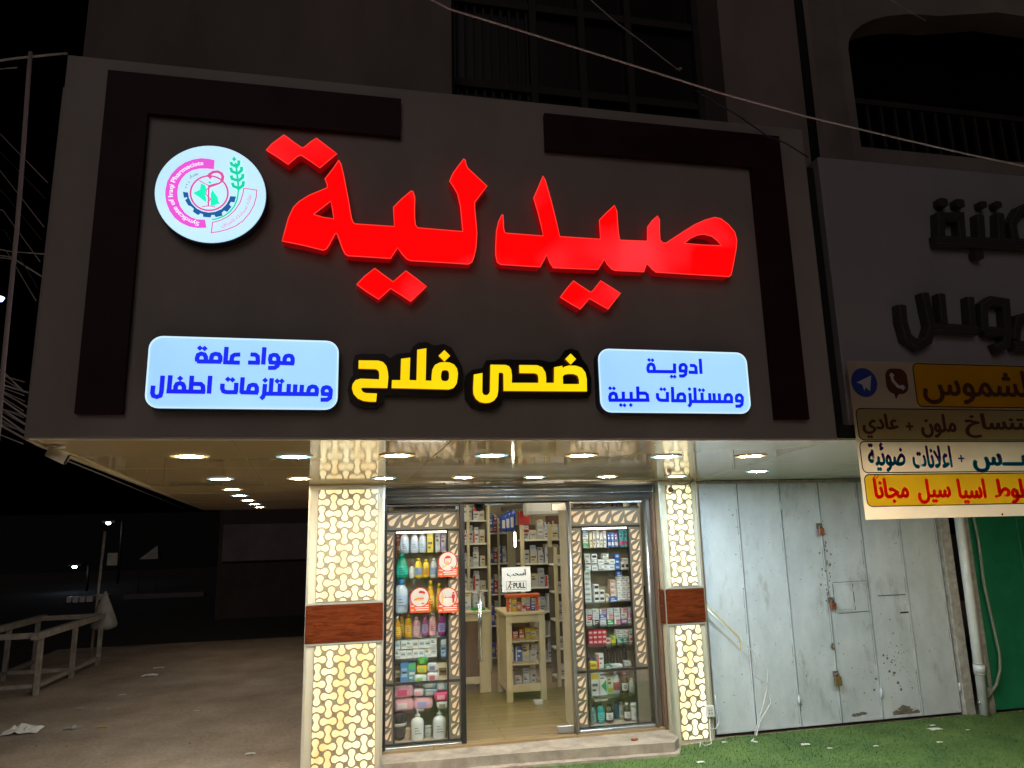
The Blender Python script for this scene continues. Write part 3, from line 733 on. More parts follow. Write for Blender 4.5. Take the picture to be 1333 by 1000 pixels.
st = [cr(S2, (1112, 276), (1048, 279), (1022, 295), (1014, 330), (1016, 366)), cr(S2, (1107, 369), (918, 363)), cr(S2, (957, 189), (941, 382)),
      cr(S2, (898, 358), (622, 354)), cr(S2, (885, 360), (886, 305), (870, 275), (830, 268), (797, 280), (785, 310), (783, 355)),
      cr(S2, (628, 356), (622, 320), (636, 280), (670, 266), (706, 276), (722, 305), (724, 355)),
      cr(S3, (97, 276), (155, 278), (178, 300), (182, 368)), cr(S3, (69, 367), (204, 370)), cr(S3, (255, 193), (241, 390)),
      cr(S3, (412, 372), (412, 312), (392, 284), (358, 280), (328, 292), (319, 330), (326, 366), (412, 372)), cr(S3, (412, 370), (402, 405), (370, 427), (296, 428)),
      cr(S3, (591, 378), (405, 371)), cr(S3, (573, 380), (574, 322), (560, 295), (530, 288), (498, 296), (484, 322), (482, 372)),
      cr(S3, (1003, 720), (1005, 680), (985, 652), (955, 645), (925, 655), (913, 685), (918, 722), (1003, 728)), cr(S3, (1003, 715), (996, 765), (965, 787), (889, 788)),
      cr(S3, (846, 724), (847, 665), (828, 642), (795, 637), (765, 650), (753, 680), (750, 722)), cr(S3, (865, 725), (238, 719)),
      cr(S3, (680, 618), (672, 722)), cr(S3, (605, 614), (598, 720)), cr(S3, (532, 609), (525, 718)), cr(S3, (432, 603), (425, 716)),
      cr(S3, (337, 543), (325, 716)), cr(S3, (262, 609), (252, 720), (240, 755), (212, 778)),
      cr(S3, (185, 708), (-16, 703)), cr(S3, (168, 710), (169, 650), (152, 622), (120, 618), (88, 630), (76, 660), (73, 706)), cr(S3, (10, 533), (-5, 712)),
      cr(S2, (912, 605), (908, 660), (922, 692), (955, 702), (1082, 703)), cr(S2, (1068, 595), (1062, 704)),
      cr(S2, (772, 516), (757, 719)), cr(S2, (716, 698), (276, 692)), cr(S2, (565, 515), (552, 696)), cr(S2, (578, 608), (665, 610), (688, 632), (694, 696)),
      cr(S2, (378, 692), (380, 640), (396, 610), (430, 600), (460, 610), (475, 640), (475, 694)), cr(S2, (322, 510), (305, 692)),
      cr(S2, (235, 514), (220, 700), (207, 742), (168, 756), (130, 744), (118, 710), (128, 627))]
dt = cr(S2, (655, 203), (709, 208), (972, 556), (1024, 562), (432, 546)) + cr(S3, (400, 577), (452, 577), (263, 567))
b1 = lightbox('left pale blue light box with two lines of blue Arabic print', [(194.2, 436.4), (441.3, 444.7), (439.2, 534.5), (188.2, 530.4)], st, dt, 0.0185, 0.0125)
st = [cr(S7, (412, 222), (424, 419)), cr(S7, (278, 309), (335, 312), (355, 332), (360, 402)), cr(S7, (262, 398), (382, 402)),
      cr(S7, (228, 380), (230, 325), (210, 300), (185, 297), (160, 308), (149, 340), (155, 380), (228, 385)), cr(S7, (228, 375), (222, 425), (195, 447), (138, 447)),
      cr(S7, (78, 284), (79, 392)), cr(S7, (99, 392), (-275, 388)), cr(S6, (735, 390), (731, 345), (742, 305), (772, 291), (802, 303), (815, 340), (815, 390)),
      cr(S7, (960, 770), (960, 725), (940, 697), (915, 691), (890, 703), (881, 735), (886, 770), (960, 777)), cr(S7, (960, 765), (955, 815), (928, 840), (870, 840)),
      cr(S7, (820, 782), (818, 720), (800, 693), (768, 690), (743, 703), (736, 735), (735, 780)), cr(S7, (840, 782), (268, 779)),
      cr(S7, (658, 673), (665, 778)), cr(S7, (590, 671), (597, 778)), cr(S7, (535, 669), (541, 778)), cr(S7, (435, 663), (440, 776)), cr(S7, (342, 597), (350, 778)),
      cr(S7, (278, 669), (287, 780), (285, 815), (260, 845)), cr(S7, (230, 770), (34, 768)), cr(S7, (210, 772), (209, 708), (190, 682), (157, 680), (128, 695), (122, 730), (120, 770)), cr(S7, (50, 588), (56, 770)),
      cr(S6, (854, 669), (858, 730), (878, 757), (915, 764), (1008, 765)), cr(S6, (985, 654), (986, 766)),
      cr(S6, (752, 762), (222, 762)), cr(S6, (598, 583), (603, 763)), cr(S6, (618, 671), (695, 671), (722, 692), (730, 763)),
      cr(S6, (512, 653), (516, 762)), cr(S6, (410, 651), (413, 762)), cr(S6, (240, 764), (236, 720), (248, 683), (280, 669), (312, 681), (323, 715), (326, 762))]
dt = cr(S6, (748, 238), (792, 241), (905, 618), (948, 620), (510, 825), (380, 825), (428, 828), (240, 606), (290, 608)) + cr(S7, (40, 455), (80, 456), (405, 630), (452, 632), (273, 617))
b2 = lightbox('right pale blue light box with shorter two lines of blue Arabic print', [(778.5, 454.8), (971.5, 458.3), (977.8, 538.8), (781.8, 536.8)], st, dt, 0.0165, 0.0105)

# ------------------------------------------------------------------ round light box with the emblem
L6 = (195, 180, 8.331); YD = -0.06
(cx, cz), = onY([(273.6, 252.0)], YD)
(xl, _), = onY([(201.2, 252)], YD); (xr, _), = onY([(346.3, 252)], YD)
RD = (xr - xl) / 2; cx = (xl + xr) / 2
em = thing('round_light_box', 'round pale blue light box with pink arc and green emblem', 'light box', (cx, 0, cz))
b = MB(); b.poly(circle(cx, cz, RD + .004, 64), YD + .004, 0.0); b.build('case', M['box_side'], em)
b = MB(); b.poly(circle(cx, cz, RD, 64), YD, YD + .0035, back=False); ef = b.build('face', M['disc_face'], em)
def e6(*p): return onY(crop(*L6, p), YD)
LV = [YD - 0.0012 - 0.0006 * k for k in range(8)]
outer = [(703, 240), (640, 225), (560, 218), (470, 232), (380, 265), (300, 320), (235, 390), (190, 470), (170, 560), (168, 620), (180, 700), (215, 790), (270, 865), (340, 920), (430, 960), (520, 975), (615, 972)]
inner = [(600, 885), (520, 882), (450, 860), (380, 810), (330, 740), (305, 660), (300, 590), (310, 510), (345, 440), (395, 385), (460, 348), (540, 330), (620, 330), (695, 337)]
b = MB(); b.poly(e6(*(outer + inner)), LV[0], YD, back=False); pk = b.build('pink_band', M['pink'], ef)
import numpy as np
mid = np.array(e6(*[((a[0] + c[0]) / 2, (a[1] + c[1]) / 2) for a, c in zip(outer[1:15], inner[::-1][:14])]))
Ac = np.c_[2 * mid, np.ones(len(mid))]; sol = np.linalg.lstsq(Ac, (mid ** 2).sum(1), rcond=None)[0]
ac = (float(sol[0]), float(sol[1])); ar = float(math.sqrt(sol[2] + sol[0] ** 2 + sol[1] ** 2))
def ang(p, c):
    (x, z), = e6(p); return math.degrees(math.atan2(z - c[1], x - c[0]))
b = MB(); a0 = ang((535, 925), ac); a1 = ang((580, 285), ac)
arc_text(b, 'Syndicate of Iraqi Pharmacists', ac, ar, a0 % 360, a1 % 360, 0.0285, LV[1], 0, 0.045)
b.build('white_lettering', M['pwhite'], pk)
b = MB(); b.poly(e6((415, 590), (425, 650), (455, 710), (510, 765), (570, 795), (640, 808), (710, 800), (780, 770), (830, 720), (860, 670), (872, 630), (935, 635), (918, 697), (880, 690), (862, 720), (885, 745), (840, 800), (805, 785), (780, 812), (790, 840), (715, 857), (700, 832), (668, 834), (660, 860), (580, 854), (577, 825), (548, 815), (525, 835), (468, 797), (478, 765), (450, 742), (415, 727), (383, 672), (408, 655), (400, 640), (370, 648), (360, 583)), LV[0], YD, back=False)
b.build('gear_arc', M['pblue'], ef)
b = MB(); b.poly(e6((470, 595), (545, 560), (555, 490), (600, 510), (615, 550), (600, 600), (610, 650), (612, 700), (550, 650)), LV[0], YD, back=False)
b.poly(e6((690, 545), (685, 570), (735, 640), (745, 690), (765, 712), (720, 715), (690, 735), (660, 730), (662, 600)), LV[0], YD, back=False)
b.build('green_map', M['pgreen2'], ef)
b = MB(); ring = [(645 + 203 * math.cos(t * math.pi / 20), 598 + 187 * math.sin(t * math.pi / 20)) for t in range(40)]
b.stroke(e6(*ring), 0.0075, LV[1], 0.0004, 0, True)
b.stroke(e6((535, 460), (585, 490), (640, 517)), 0.004, LV[2], 0.0004); b.stroke(e6((640, 517), (700, 500), (785, 480)), 0.004, LV[2], 0.0004)
b.stroke(e6((641, 515), (636, 742)), 0.0065, LV[3], 0.0004); b.stroke(e6((565, 748), (600, 742), (640, 738), (680, 742), (712, 752)), 0.004, LV[4], 0.0004)
b.stroke(e6((655, 535), (615, 562), (608, 610), (640, 645), (662, 662), (640, 690), (628, 705)), 0.0042, LV[4], 0.0004)
b.stroke(e6((640, 535), (690, 518), (755, 495), (785, 465)), 0.0075, LV[5], 0.0004)
b.stroke(e6((785, 470), (795, 425), (780, 390), (740, 368), (690, 372), (640, 405)), 0.0125, LV[6], 0.0004)
b.poly(e6((610, 410), (650, 395), (680, 415), (655, 450), (640, 430)), LV[7], YD, back=False)
b.build('rose_emblem', M['pink2'], ef)
b = MB(); b.poly(e6((632, 480), (650, 470), (668, 480), (655, 495)), LV[1], YD, back=False)
b.stroke(e6((675, 885), (730, 876), (800, 850), (870, 800), (920, 735), (950, 660), (963, 560)), 0.0062, LV[1], 0.0004)
b.stroke(e6((963, 575), (955, 450), (940, 330), (930, 270)), 0.0085, LV[2], 0.0004)
b.poly(e6((914, 198), (938, 232), (915, 252), (893, 232)), LV[2], YD, back=False)
for a, c, d in (((880, 262), (890, 290), (940, 312)), ((878, 322), (890, 362), (952, 388)), ((882, 408), (895, 445), (958, 462)), ((896, 487), (910, 525), (962, 545))):
    b.stroke(e6(a, c, d), 0.0135, LV[3], 0.0004)
for a, c, d in (((968, 245), (965, 285), (940, 318)), ((998, 315), (995, 355), (955, 390)), ((1012, 392), (1008, 430), (960, 468)), ((1018, 470), (1012, 515), (965, 552))):
    b.stroke(e6(a, c, d), 0.0135, LV[4], 0.0004)
b.build('green_wheat', M['pgreen'], ef)
b = MB(); bo = [(1020, 545), (1160, 565), (1155, 640), (1130, 730), (1080, 820), (1010, 900), (930, 955), (840, 992), (750, 1015), (668, 1028), (682, 915), (770, 892), (850, 850), (920, 788), (980, 700), (1010, 610)]
b.stroke(e6(*bo), 0.0042, LV[1], 0.0004, 0, True)
bc = np.array(e6((1083, 640), (1060, 720), (1010, 800), (940, 870), (860, 920), (790, 950)))
sol = np.linalg.lstsq(np.c_[2 * bc, np.ones(len(bc))], (bc ** 2).sum(1), rcond=None)[0]
c2 = (float(sol[0]), float(sol[1])); r2 = float(math.sqrt(sol[2] + sol[0] ** 2 + sol[1] ** 2))
arc_text(b, 'نقابة صيادلة العراق', c2, r2, ang((775, 955), c2), ang((1085, 620), c2), 0.022, LV[2], 0, 0.0, True, True)
b.build('rose_banner', M['pink2'], ef)
b = MB(); arc_text(b, 'بغداد', ac, (ar - 0.045), ang((450, 455), ac) % 360, ang((530, 400), ac) % 360, 0.02, LV[1], 0, 0.0, True)
for q in ((425, 478), (402, 505), (392, 535)): b.stroke(e6((q[0] - 5, q[1] - 6), (q[0] + 6, q[1] + 6)), 0.003, LV[1], 0.0004)
b.build('dark_lettering', M['pdark'], ef)

# ------------------------------------------------------------------ round ceiling lights
def downlight(kind):
    t = thing('ceiling_light', 'round ceiling light', 'ceiling light', (0, 0, ZB))
    b = MB(); pr = [(0.084, -0.001), (0.086, -0.006), (0.096, -0.006), (0.099, -0.0005)]
    b.lathe(pr, (0, 0, ZB), seg=28); o = b.build('trim_ring', M['lamp_ring'], t)
    b = MB(); b.lathe([(0.066, -0.0064), (0.0925, -0.0068), (0.0925, -0.0062), (0.066, -0.0060)], (0, 0, ZB), seg=28, caps=False); b.build('bloom_ring', M[kind.replace('lamp', 'ring')], t)  # coloured lens bloom round the lamp, modelled as a glowing ring
    b = MB(); b.lathe([(0.0, -0.0062), (0.066, -0.0062), (0.067, -0.0035), (0.0, -0.0035)], (0, 0, ZB), seg=28)
    b.build('diffuser', M[kind], t)
    return t
protos = {'warm': downlight('warm_lamp'), 'cool': downlight('cool_lamp'), 'warm_far': downlight('warm_far_lamp'), 'cool_far': downlight('cool_far_lamp')}
ORD = ['first', 'second', 'third', 'fourth', 'fifth', 'sixth', 'seventh', 'eighth', 'ninth', 'tenth']
used = set()
def light_at(kind, px, py, label, z=ZB):
    p = atZ(px, py, z); r = protos[kind]
    if kind not in used:
        used.add(kind); r.location = (p.x, p.y, z); r['label'] = label; r['group'] = 'round lights in the canopy ceiling'
    else:
        dup(r, (p.x, p.y, z), label, 'round lights in the canopy ceiling')
tint = {'warm': 'warm yellow', 'cool': 'cool bluish', 'warm_far': 'warm yellow', 'cool_far': 'cool bluish'}
for i, (k, px, py) in enumerate([('warm', 247, 593), ('cool', 383, 593.5), ('warm', 517, 592), ('cool', 640, 592), ('warm', 757, 592), ('cool', 867, 593.5), ('warm', 977, 593)]):
    light_at(k, px, py, f'{tint[k]} round ceiling light, {ORD[i]} from left in the front row')
for i, (k, px, py) in enumerate([('cool', 287, 623), ('warm', 390, 622.5), ('cool', 500, 622), ('warm', 603, 621), ('cool', 696, 620.5), ('warm', 790, 620), ('cool', 881, 619.5)]):
    light_at(k, px, py, f'{tint[k]} round ceiling light, {ORD[i]} from left in the row nearest the shop')
light_at('cool', 986, 613, 'white round ceiling light alone above the grey folding shutter', ZB + 0.002)
light_at('cool', 1213, 604.5, 'cool round ceiling light glowing behind the hanging banner, nearer the shutter', ZB + 0.002)
light_at('warm', 1400, 601, 'warm round ceiling light behind the hanging banner, farther right', ZB + 0.002)
for i, (k, px, py) in enumerate([('warm_far', 302.5, 636.7), ('cool_far', 311.8, 644.7), ('warm_far', 322.7, 651), ('cool_far', 331.4, 656), ('warm_far', 338, 660)]):
    light_at(k, px, py, f'{tint[k]} round ceiling light, {ORD[i]} nearest in the row along the alley')

# ------------------------------------------------------------------ shop front: aluminium frame, roller box, panes
YF = 3.52
sf = thing('storefront', 'dark metal storefront with rolled shutter box and glass panes', 'storefront', (1.5, YF, 0.1))
b = MB(); b.bbox(0.216, 2.826, 3.40, 3.60, 2.285, 2.372, 0.006)
for k, (z, r) in enumerate(((2.327, 0.034), (2.262, 0.026), (2.236, 0.018))):
    b.tube([(0.22, 3.40 + k * 0.02, z), (2.79, 3.40 + k * 0.02, z)], r, seg=10)
b.build('roller_box', M['roller'] if 'roller' in M else M.setdefault('roller', mat('roller_steel', (0.20, 0.205, 0.225), 0.33, 0.75, c2=(0.26, 0.27, 0.29), scale=6)), sf)
b = MB()
b.bbox(0.216, 0.234, 3.47, 3.56, 0.101, 2.27); b.bbox(0.90, 0.945, 3.49, 3.56, 0.101, 2.22)
b.bbox(0.235, 0.90, 3.50, 3.545, 2.19, 2.225); b.bbox(0.946, 1.95, 3.50, 3.545, 2.205, 2.225)
b.build('dark_post', M['dark_alu'], sf)
b = MB(); b.bbox(1.951, 1.985, 3.49, 3.56, 0.101, 2.22); b.tube([(1.958, 3.478, 0.101), (1.958, 3.478, 2.22)], 0.012)
b.bbox(2.735, 2.80, 3.50, 3.58, 0.101, 2.27); b.tube([(2.742, 3.478, 0.101), (2.742, 3.478, 2.21)], 0.017)
b.bbox(0.235, 0.90, 3.485, 3.545, 0.101, 0.136); b.bbox(1.986, 2.734, 3.485, 3.545, 0.101, 0.145); b.bbox(1.986, 2.734, 3.50, 3.545, 2.19, 2.222)
b.build('metal_post', M['alu'], sf)
b = MB(); b.box(2.801, 2.826, 3.44, 3.60, 0.101, 2.28); b.build('jamb', M['brown_wood'], sf)
b = MB(); b.box(0.236, 0.899, 3.512, 3.517, 0.137, 2.189); b.build('window_pane', M['glass'], sf)
b = MB(); b.box(1.987, 2.733, 3.512, 3.517, 0.146, 2.189); b.build('window_pane', M['glass'], sf)
gd = thing('glass_door', 'frameless glass door with long steel pull handle, standing shut', 'door', (1.44, 3.53, 0.12))
b = MB(); b.box(0.952, 1.944, 3.526, 3.534, 0.132, 2.20); b.build('door_pane', M['glass'], gd)
b = MB()
for y in (3.485, 3.575):
    b.tube([(1.083, y, 0.80), (1.083, y, 1.41)], 0.0125, seg=10)
    for z in (0.86, 1.35): b.tube([(1.083, min(y, 3.53) if y < 3.53 else 3.535, z), (1.083, max(y, 3.53) if y > 3.53 else 3.525, z)], 0.008)
b.build('handle', M['chrome'], gd)
b = MB(); b.bbox(1.785, 1.944, 3.518, 3.542, 0.124, 0.188, 0.003); b.bbox(1.80, 1.944, 3.518, 3.542, 2.13, 2.20, 0.003); b.build('patch_fitting', M['alu'], gd)

# writing and stickers on the glass
def sheet(px0, py0, px1, py1, y):
    a = atY(px0, py0, y); c = atY(px1, py1, y); return a.x, c.x, c.z, a.z
x0, x1, z0, z1 = sheet(653, 739, 691, 769.5, 3.524)
ps = thing('door_notice', 'white PULL notice with Arabic word taped on the glass door', 'notice', ((x0 + x1) / 2, 3.524, z0))
b = MB(); b.box(x0, x1, 3.5225, 3.5245, z0, z1); b.build('paper_sheet', mat('paper_sheet', (0.43, 0.43, 0.43), 0.6), ps)
W_, H_ = x1 - x0, z1 - z0
b = MB(); put_text(b, 'أسحب', x0 + .19 * W_, x1 - .16 * W_, z0 + .60 * H_, z1 - .10 * H_, 3.5205, 0, 0.085, True)
put_text(b, 'PULL', x0 + .40 * W_, x1 - .19 * W_, z0 + .14 * H_, z0 + .36 * H_, 3.5205, 0, 0.09)
b.stroke([(x0 + .15 * W_, z0 + .09 * H_), (x1 - .16 * W_, z0 + .09 * H_), (x1 - .16 * W_, z0 + .42 * H_), (x0 + .15 * W_, z0 + .42 * H_)], 0.0035, 3.5214, 0.0006, 0, True)
# little figure pulling a door
fx, fz = x0 + .27 * W_, z0 + .12 * H_
b.poly(circle(fx + .005, fz + .062, 0.009, 10), 3.5214, 3.522, back=False)
b.stroke([(fx + .004, fz + .052), (fx - .006, fz + .028), (fx + .010, fz + .012), (fx + .004, fz)], 0.009, 3.5213, 0.0005)
b.stroke([(fx - .006, fz + .028), (fx - .016, fz + .012), (fx - .022, fz + .002)], 0.008, 3.5212, 0.0005)
b.stroke([(fx + .003, fz + .045), (fx + .026, fz + .040)], 0.007, 3.5211, 0.0005)
b.build('black_lettering', M['black'], ps)
M['st_white'] = mat('sticker_white', (0.42, 0.41, 0.40), 0.4); M['st_red'] = mat('sticker_red', (0.42, 0.022, 0.014), 0.4); M['st_or'] = mat('sticker_orange', (0.5, 0.075, 0.02), 0.4); M['st_skin'] = mat('sticker_orange_print', (0.8, 0.3, 0.12), 0.4)
def sticker(cxp, cyp, label, art):
    x0, x1, z0, z1 = sheet(cxp - 12.8, cyp - 15.5, cxp + 12.8, cyp + 16.5, 3.510)
    t = thing('safety_sticker', label, 'sticker', ((x0 + x1) / 2, 3.51, z0), 'round safety stickers on the glass')
    cx_ = (x0 + x1) / 2; R_ = (x1 - x0) / 2; cz_ = z1 - R_
    b = MB(); b.box(x0 + .002, x1 + .006, 3.5095, 3.5113, z0, z0 + .085, 1); b.poly(circle(cx_, cz_, R_, 36), 3.5082, 3.5094, 0, back=False)
    b.poly(circle(cx_, cz_, R_ * .9, 36), 3.5078, 3.5082, 2, back=False)
    fc = b.build('sticker_sheet', [M['st_red'], M['st_or'], M['st_white']], t)
    b = MB()
    for k, (u0, u1, v) in enumerate(((.05, .95, .060), (.25, .95, .042), (.30, .95, .024), (.05, .2, .024))):
        b.stroke([(x0 + u0 * 2 * R_, z0 + v), (x0 + u1 * 2 * R_, z0 + v)], 0.007, 3.5090, 0.0003)
    b.build('white_print', M['white'], fc)
    b = MB(); art(b, cx_, cz_, R_); b.build('icon', [M['st_red'], M['st_skin']], fc)
def art_mask(b, x, z, r):
    b.poly([(x + .38 * r * math.cos(a), z + .18 * r + .42 * r * math.sin(a)) for a in [math.pi * k / 12 for k in range(13)]] + [(x - .3 * r, z + .3 * r), (x + .3 * r, z + .34 * r)], 3.5074, 3.5078, 0, back=False)
    b.stroke([(x - .36 * r, z + .25 * r), (x - .30 * r, z - .12 * r), (x, z - .3 * r), (x + .3 * r, z - .12 * r), (x + .36 * r, z + .25 * r)], .07 * r, 3.5073, .0003)
    b.stroke([(x - .55 * r, z - .62 * r), (x - .2 * r, z - .35 * r), (x - .05 * r, z - .1 * r)], .14 * r, 3.5072, .0003, 1)
    b.poly(circle(x - .02 * r, z - .08 * r, .17 * r, 12), 3.5071, 3.5075, 1, back=False)
    b.stroke([(x + .3 * r, z - .5 * r), (x + .55 * r, z - .75 * r)], .07 * r, 3.507, .0003); b.stroke([(x + .55 * r, z - .5 * r), (x + .3 * r, z - .75 * r)], .07 * r, 3.5069, .0003)
def art_wash(b, x, z, r):
    b.stroke([(x - .1 * r, z + .5 * r), (x + .35 * r, z + .5 * r), (x + .5 * r, z + .35 * r)], .2 * r, 3.5074, .0003); b.stroke([(x + .12 * r, z + .68 * r), (x + .12 * r, z + .5 * r)], .14 * r, 3.5073, .0003)
    b.poly([(x - .7 * r, z - .28 * r), (x - .35 * r, z - .02 * r), (x + .1 * r, z + .06 * r), (x + .5 * r, z - .05 * r), (x + .3 * r, z - .3 * r), (x - .2 * r, z - .36 * r)], 3.5073, 3.5077, 1, back=False)
    b.stroke([(x - .6 * r, z - .25 * r), (x - .1 * r, z - .1 * r), (x + .4 * r, z - .12 * r)], .07 * r, 3.507, .0003); b.poly([(x + .12 * r, z - .6 * r), (x + .3 * r, z - .52 * r), (x + .48 * r, z - .6 * r), (x + .3 * r, z - .68 * r)], 3.5073, 3.5077, 0, back=False)
def art_dist(b, x, z, r):
    for s_, m_ in ((-1, 1), (1, 0)):
        q = x + s_ * .56 * r
        b.poly(circle(q, z + .42 * r, .11 * r, 10), 3.5074, 3.5077, m_, back=False)
        b.poly([(q - .17 * r, z + .28 * r), (q + .17 * r, z + .28 * r), (q + .17 * r, z - .12 * r), (q + .1 * r, z - .12 * r), (q + .1 * r, z - .55 * r), (q - .1 * r, z - .55 * r), (q - .1 * r, z - .12 * r), (q - .17 * r, z - .12 * r)], 3.5073, 3.5077, m_, back=False)
    b.stroke([(x - .3 * r, z), (x + .3 * r, z)], .06 * r, 3.5073, .0003)
    b.poly([(x - .36 * r, z), (x - .22 * r, z + .1 * r), (x - .22 * r, z - .1 * r)], 3.5072, 3.5075, 0, back=False); b.poly([(x + .36 * r, z), (x + .22 * r, z - .1 * r), (x + .22 * r, z + .1 * r)], 3.5072, 3.5075, 0, back=False)
sticker(583, 734, 'round red and white sticker of a masked face on the left window', art_mask)
sticker(546.5, 780.5, 'round red and white sticker of hand washing under a tap', art_wash)
sticker(583, 780.5, 'round red and white sticker of two people keeping distance', art_dist)

# ------------------------------------------------------------------ display cabinets with lit cutwork frames
YC = 3.56
def cutwork(b, x0, x1, z0, z1, unit, horiz, yf):
    """rows of teardrops and slivers in a band"""
    A = (z0, z1) if not horiz else (x0, x1); Bd = (x0, x1) if not horiz else (z0, z1)
    n = max(1, round((A[1] - A[0]) / unit)); L = (A[1] - A[0]) / n; Wd = Bd[1] - Bd[0]
    tear = [(0.93, 0.94), (0.62, 0.70)] + [(0.38 + 0.205 * math.cos(math.radians(a)), 0.36 + 0.205 * math.sin(math.radians(a))) for a in range(100, 350, 25)] + [(0.72, 0.58)]
    shapes = [tear, [(0.06, 0.97), (0.06, 0.68), (0.20, 0.82), (0.50, 0.97)], [(0.95, 0.05), (0.95, 0.56), (0.84, 0.32), (0.66, 0.05)]]
    for k in range(n):
        for sh in shapes:
            pts = []
            for u_, v_ in sh:
                if horiz: pts.append((A[0] + (k + v_) * L, Bd[0] + u_ * Wd))
                else: pts.append((Bd[0] + u_ * Wd, A[0] + (k + v_) * L))
            b.poly(pts, yf - 0.0022, yf - 0.0005, 0, back=False)
def cabinet(pxs, px_head, py_mid, shelves_py, label, dim, pxref):
    X_ = [atY(p, 700, YC).x for p in pxs]
    zt, zh = atY(pxref, px_head[0], YC).z, atY(pxref, px_head[1], YC).z
    zm = atY(pxref, py_mid, YC).z; zb = 0.137
    t = thing('display_cabinet', label, 'display cabinet', ((X_[0] + X_[3]) / 2, YC, 0.12), 'display cabinets with lit cutwork frames')
    y1 = 3.93
    b = MB(); b.box(X_[0], X_[3], y1 - .015, y1, 0.122, zt); b.box(X_[0], X_[0] + .012, YC + .022, y1 - .016, 0.122, zt); b.box(X_[3] - .012, X_[3], YC + .022, y1 - .016, 0.122, zt)
    b.box(X_[0], X_[3], YC + .022, y1 - .016, zt, zt + .015); b.box(X_[0] + .013, X_[3] - .013, YC + .022, y1 - .016, 0.122, zb)
    b.build('carcass', M['cab_back'], t)
    b = MB()
    b.bbox(X_[0], X_[3], YC, YC + .02, zh - .02, zh, .002); b.bbox(X_[0], X_[3], YC, YC + .02, zm - .012, zm + .012, .002); b.bbox(X_[0], X_[3], YC, YC + .02, 0.122, zb + .012, .002); b.bbox(X_[0], X_[3], YC, YC + .02, zt, zt + .02, .002)
    for x in (X_[1], X_[2] - .016):
        for (za, zc) in ((zb + .0125, zm - .0125), (zm + .0125, zh - .0205)): b.box(x, x + .016, YC, YC + .02, za, zc)
    b.build('frame', M['dark_alu'], t)
    b = MB(); b.box(X_[0], X_[3], YC + .002, YC + .018, zh + .0005, zt - .0005); h = b.build('header_panel', M['cut_panel'], t)
    b = MB(); cutwork(b, X_[0] + .02, X_[3] - .02, zh + .012, zt - .012, .145, True, YC + .002); b.build('lit_cutwork', M['cut_lit'], h)
    for k, (xa, xb) in enumerate(((X_[0], X_[1] - .001), (X_[2] + .001, X_[3]))):
        for j, (za, zc) in enumerate(((zb + .013, zm - .013), (zm + .013, zh - .021))):
            b = MB(); b.box(xa, xb, YC + .002, YC + .018, za, zc); pnl = b.build('side_panel', M['cut_panel'], t)
            b = MB(); cutwork(b, xa + .012, xb - .008, za + .02, zc - .02, .108, False, YC + .002)
            b.build('lit_cutwork', M['cut_dim' if (k, j) == dim else 'cut_lit'], pnl)
    b = MB(); b.box(X_[1] + .01, X_[2] - .01, YC + .024, YC + .040, zh - .034, zh - .022); b.build('light_strip', M['strip'], t)
    zs = []
    for py in shelves_py:
        z = atY(pxref, py, 3.6).z; zs.append(z)
    for z in zs[:-1]:
        b = MB(); b.box(X_[0] + .014, X_[3] - .014, YC + .024, y1 - .02, z - .010, z - .001); b.build('shelf', M['shelf_glass'], t)
    zs[-1] = max(zs[-1], zb + .002)
    return zs, X_
ZL, XL = cabinet((500, 513.5, 583.5, 597.5), (667, 689), 889, (720, 753, 798, 830, 858, 890, 926, 967), 'left display cabinet full of shampoo bottles and baby goods, lit cutwork frame', None, 549)
ZR, XR = cabinet((741.5, 756.5, 819, 834), (662.5, 684), 873, (713, 743, 784, 815, 840, 871, 907, 943), 'right display cabinet stacked with medicine boxes, lit cutwork frame', (1, 0), 792)

# ------------------------------------------------------------------ goods: bottles, cartons, packs
_pm = {}
def pm(c, r=0.35):
    k = (tuple(c), r)
    if k not in _pm: _pm[k] = mat('packaging_%d' % len(_pm), c, r)
    return _pm[k]
WHT = (0.62, 0.63, 0.64); PBL = (0.42, 0.52, 0.68); GRN = (0.02, 0.22, 0.13); YEL = (0.72, 0.50, 0.03); ORG = (0.66, 0.28, 0.03); PNK = (0.72, 0.34, 0.42)
HPK = (0.68, 0.05, 0.20); PUR = (0.30, 0.12, 0.34); LIL = (0.38, 0.34, 0.66); BLU = (0.05, 0.12, 0.45); SKY_ = (0.25, 0.42, 0.66); TEA = (0.03, 0.30, 0.32); RED = (0.55, 0.03, 0.03)
BRN = (0.10, 0.045, 0.02); BLK = (0.02, 0.02, 0.022); CRM = (0.62, 0.54, 0.36); LIM = (0.42, 0.50, 0.06); MAG = (0.45, 0.06, 0.24); GRY = (0.45, 0.45, 0.46)
PROF = {
 'shampoo': [(0.40, 0), (0.5, 0.04), (0.5, 0.34), (0.47, 0.60), (0.36, 0.78), (0.22, 0.85)],
 'drop': [(0.34, 0), (0.47, 0.06), (0.5, 0.25), (0.44, 0.50), (0.30, 0.72), (0.19, 0.85)],
 'round': [(0.44, 0), (0.5, 0.03), (0.5, 0.62), (0.42, 0.74), (0.24, 0.80), (0.22, 0.85)],
 'pump': [(0.46, 0), (0.5, 0.03), (0.5, 0.56), (0.42, 0.66), (0.22, 0.70), (0.2, 0.74)],
 'jug': [(0.46, 0), (0.5, 0.04), (0.5, 0.55), (0.46, 0.70), (0.28, 0.80), (0.22, 0.84)],
 'jar': [(0.46, 0), (0.5, 0.06), (0.5, 0.66), (0.44, 0.76)]}
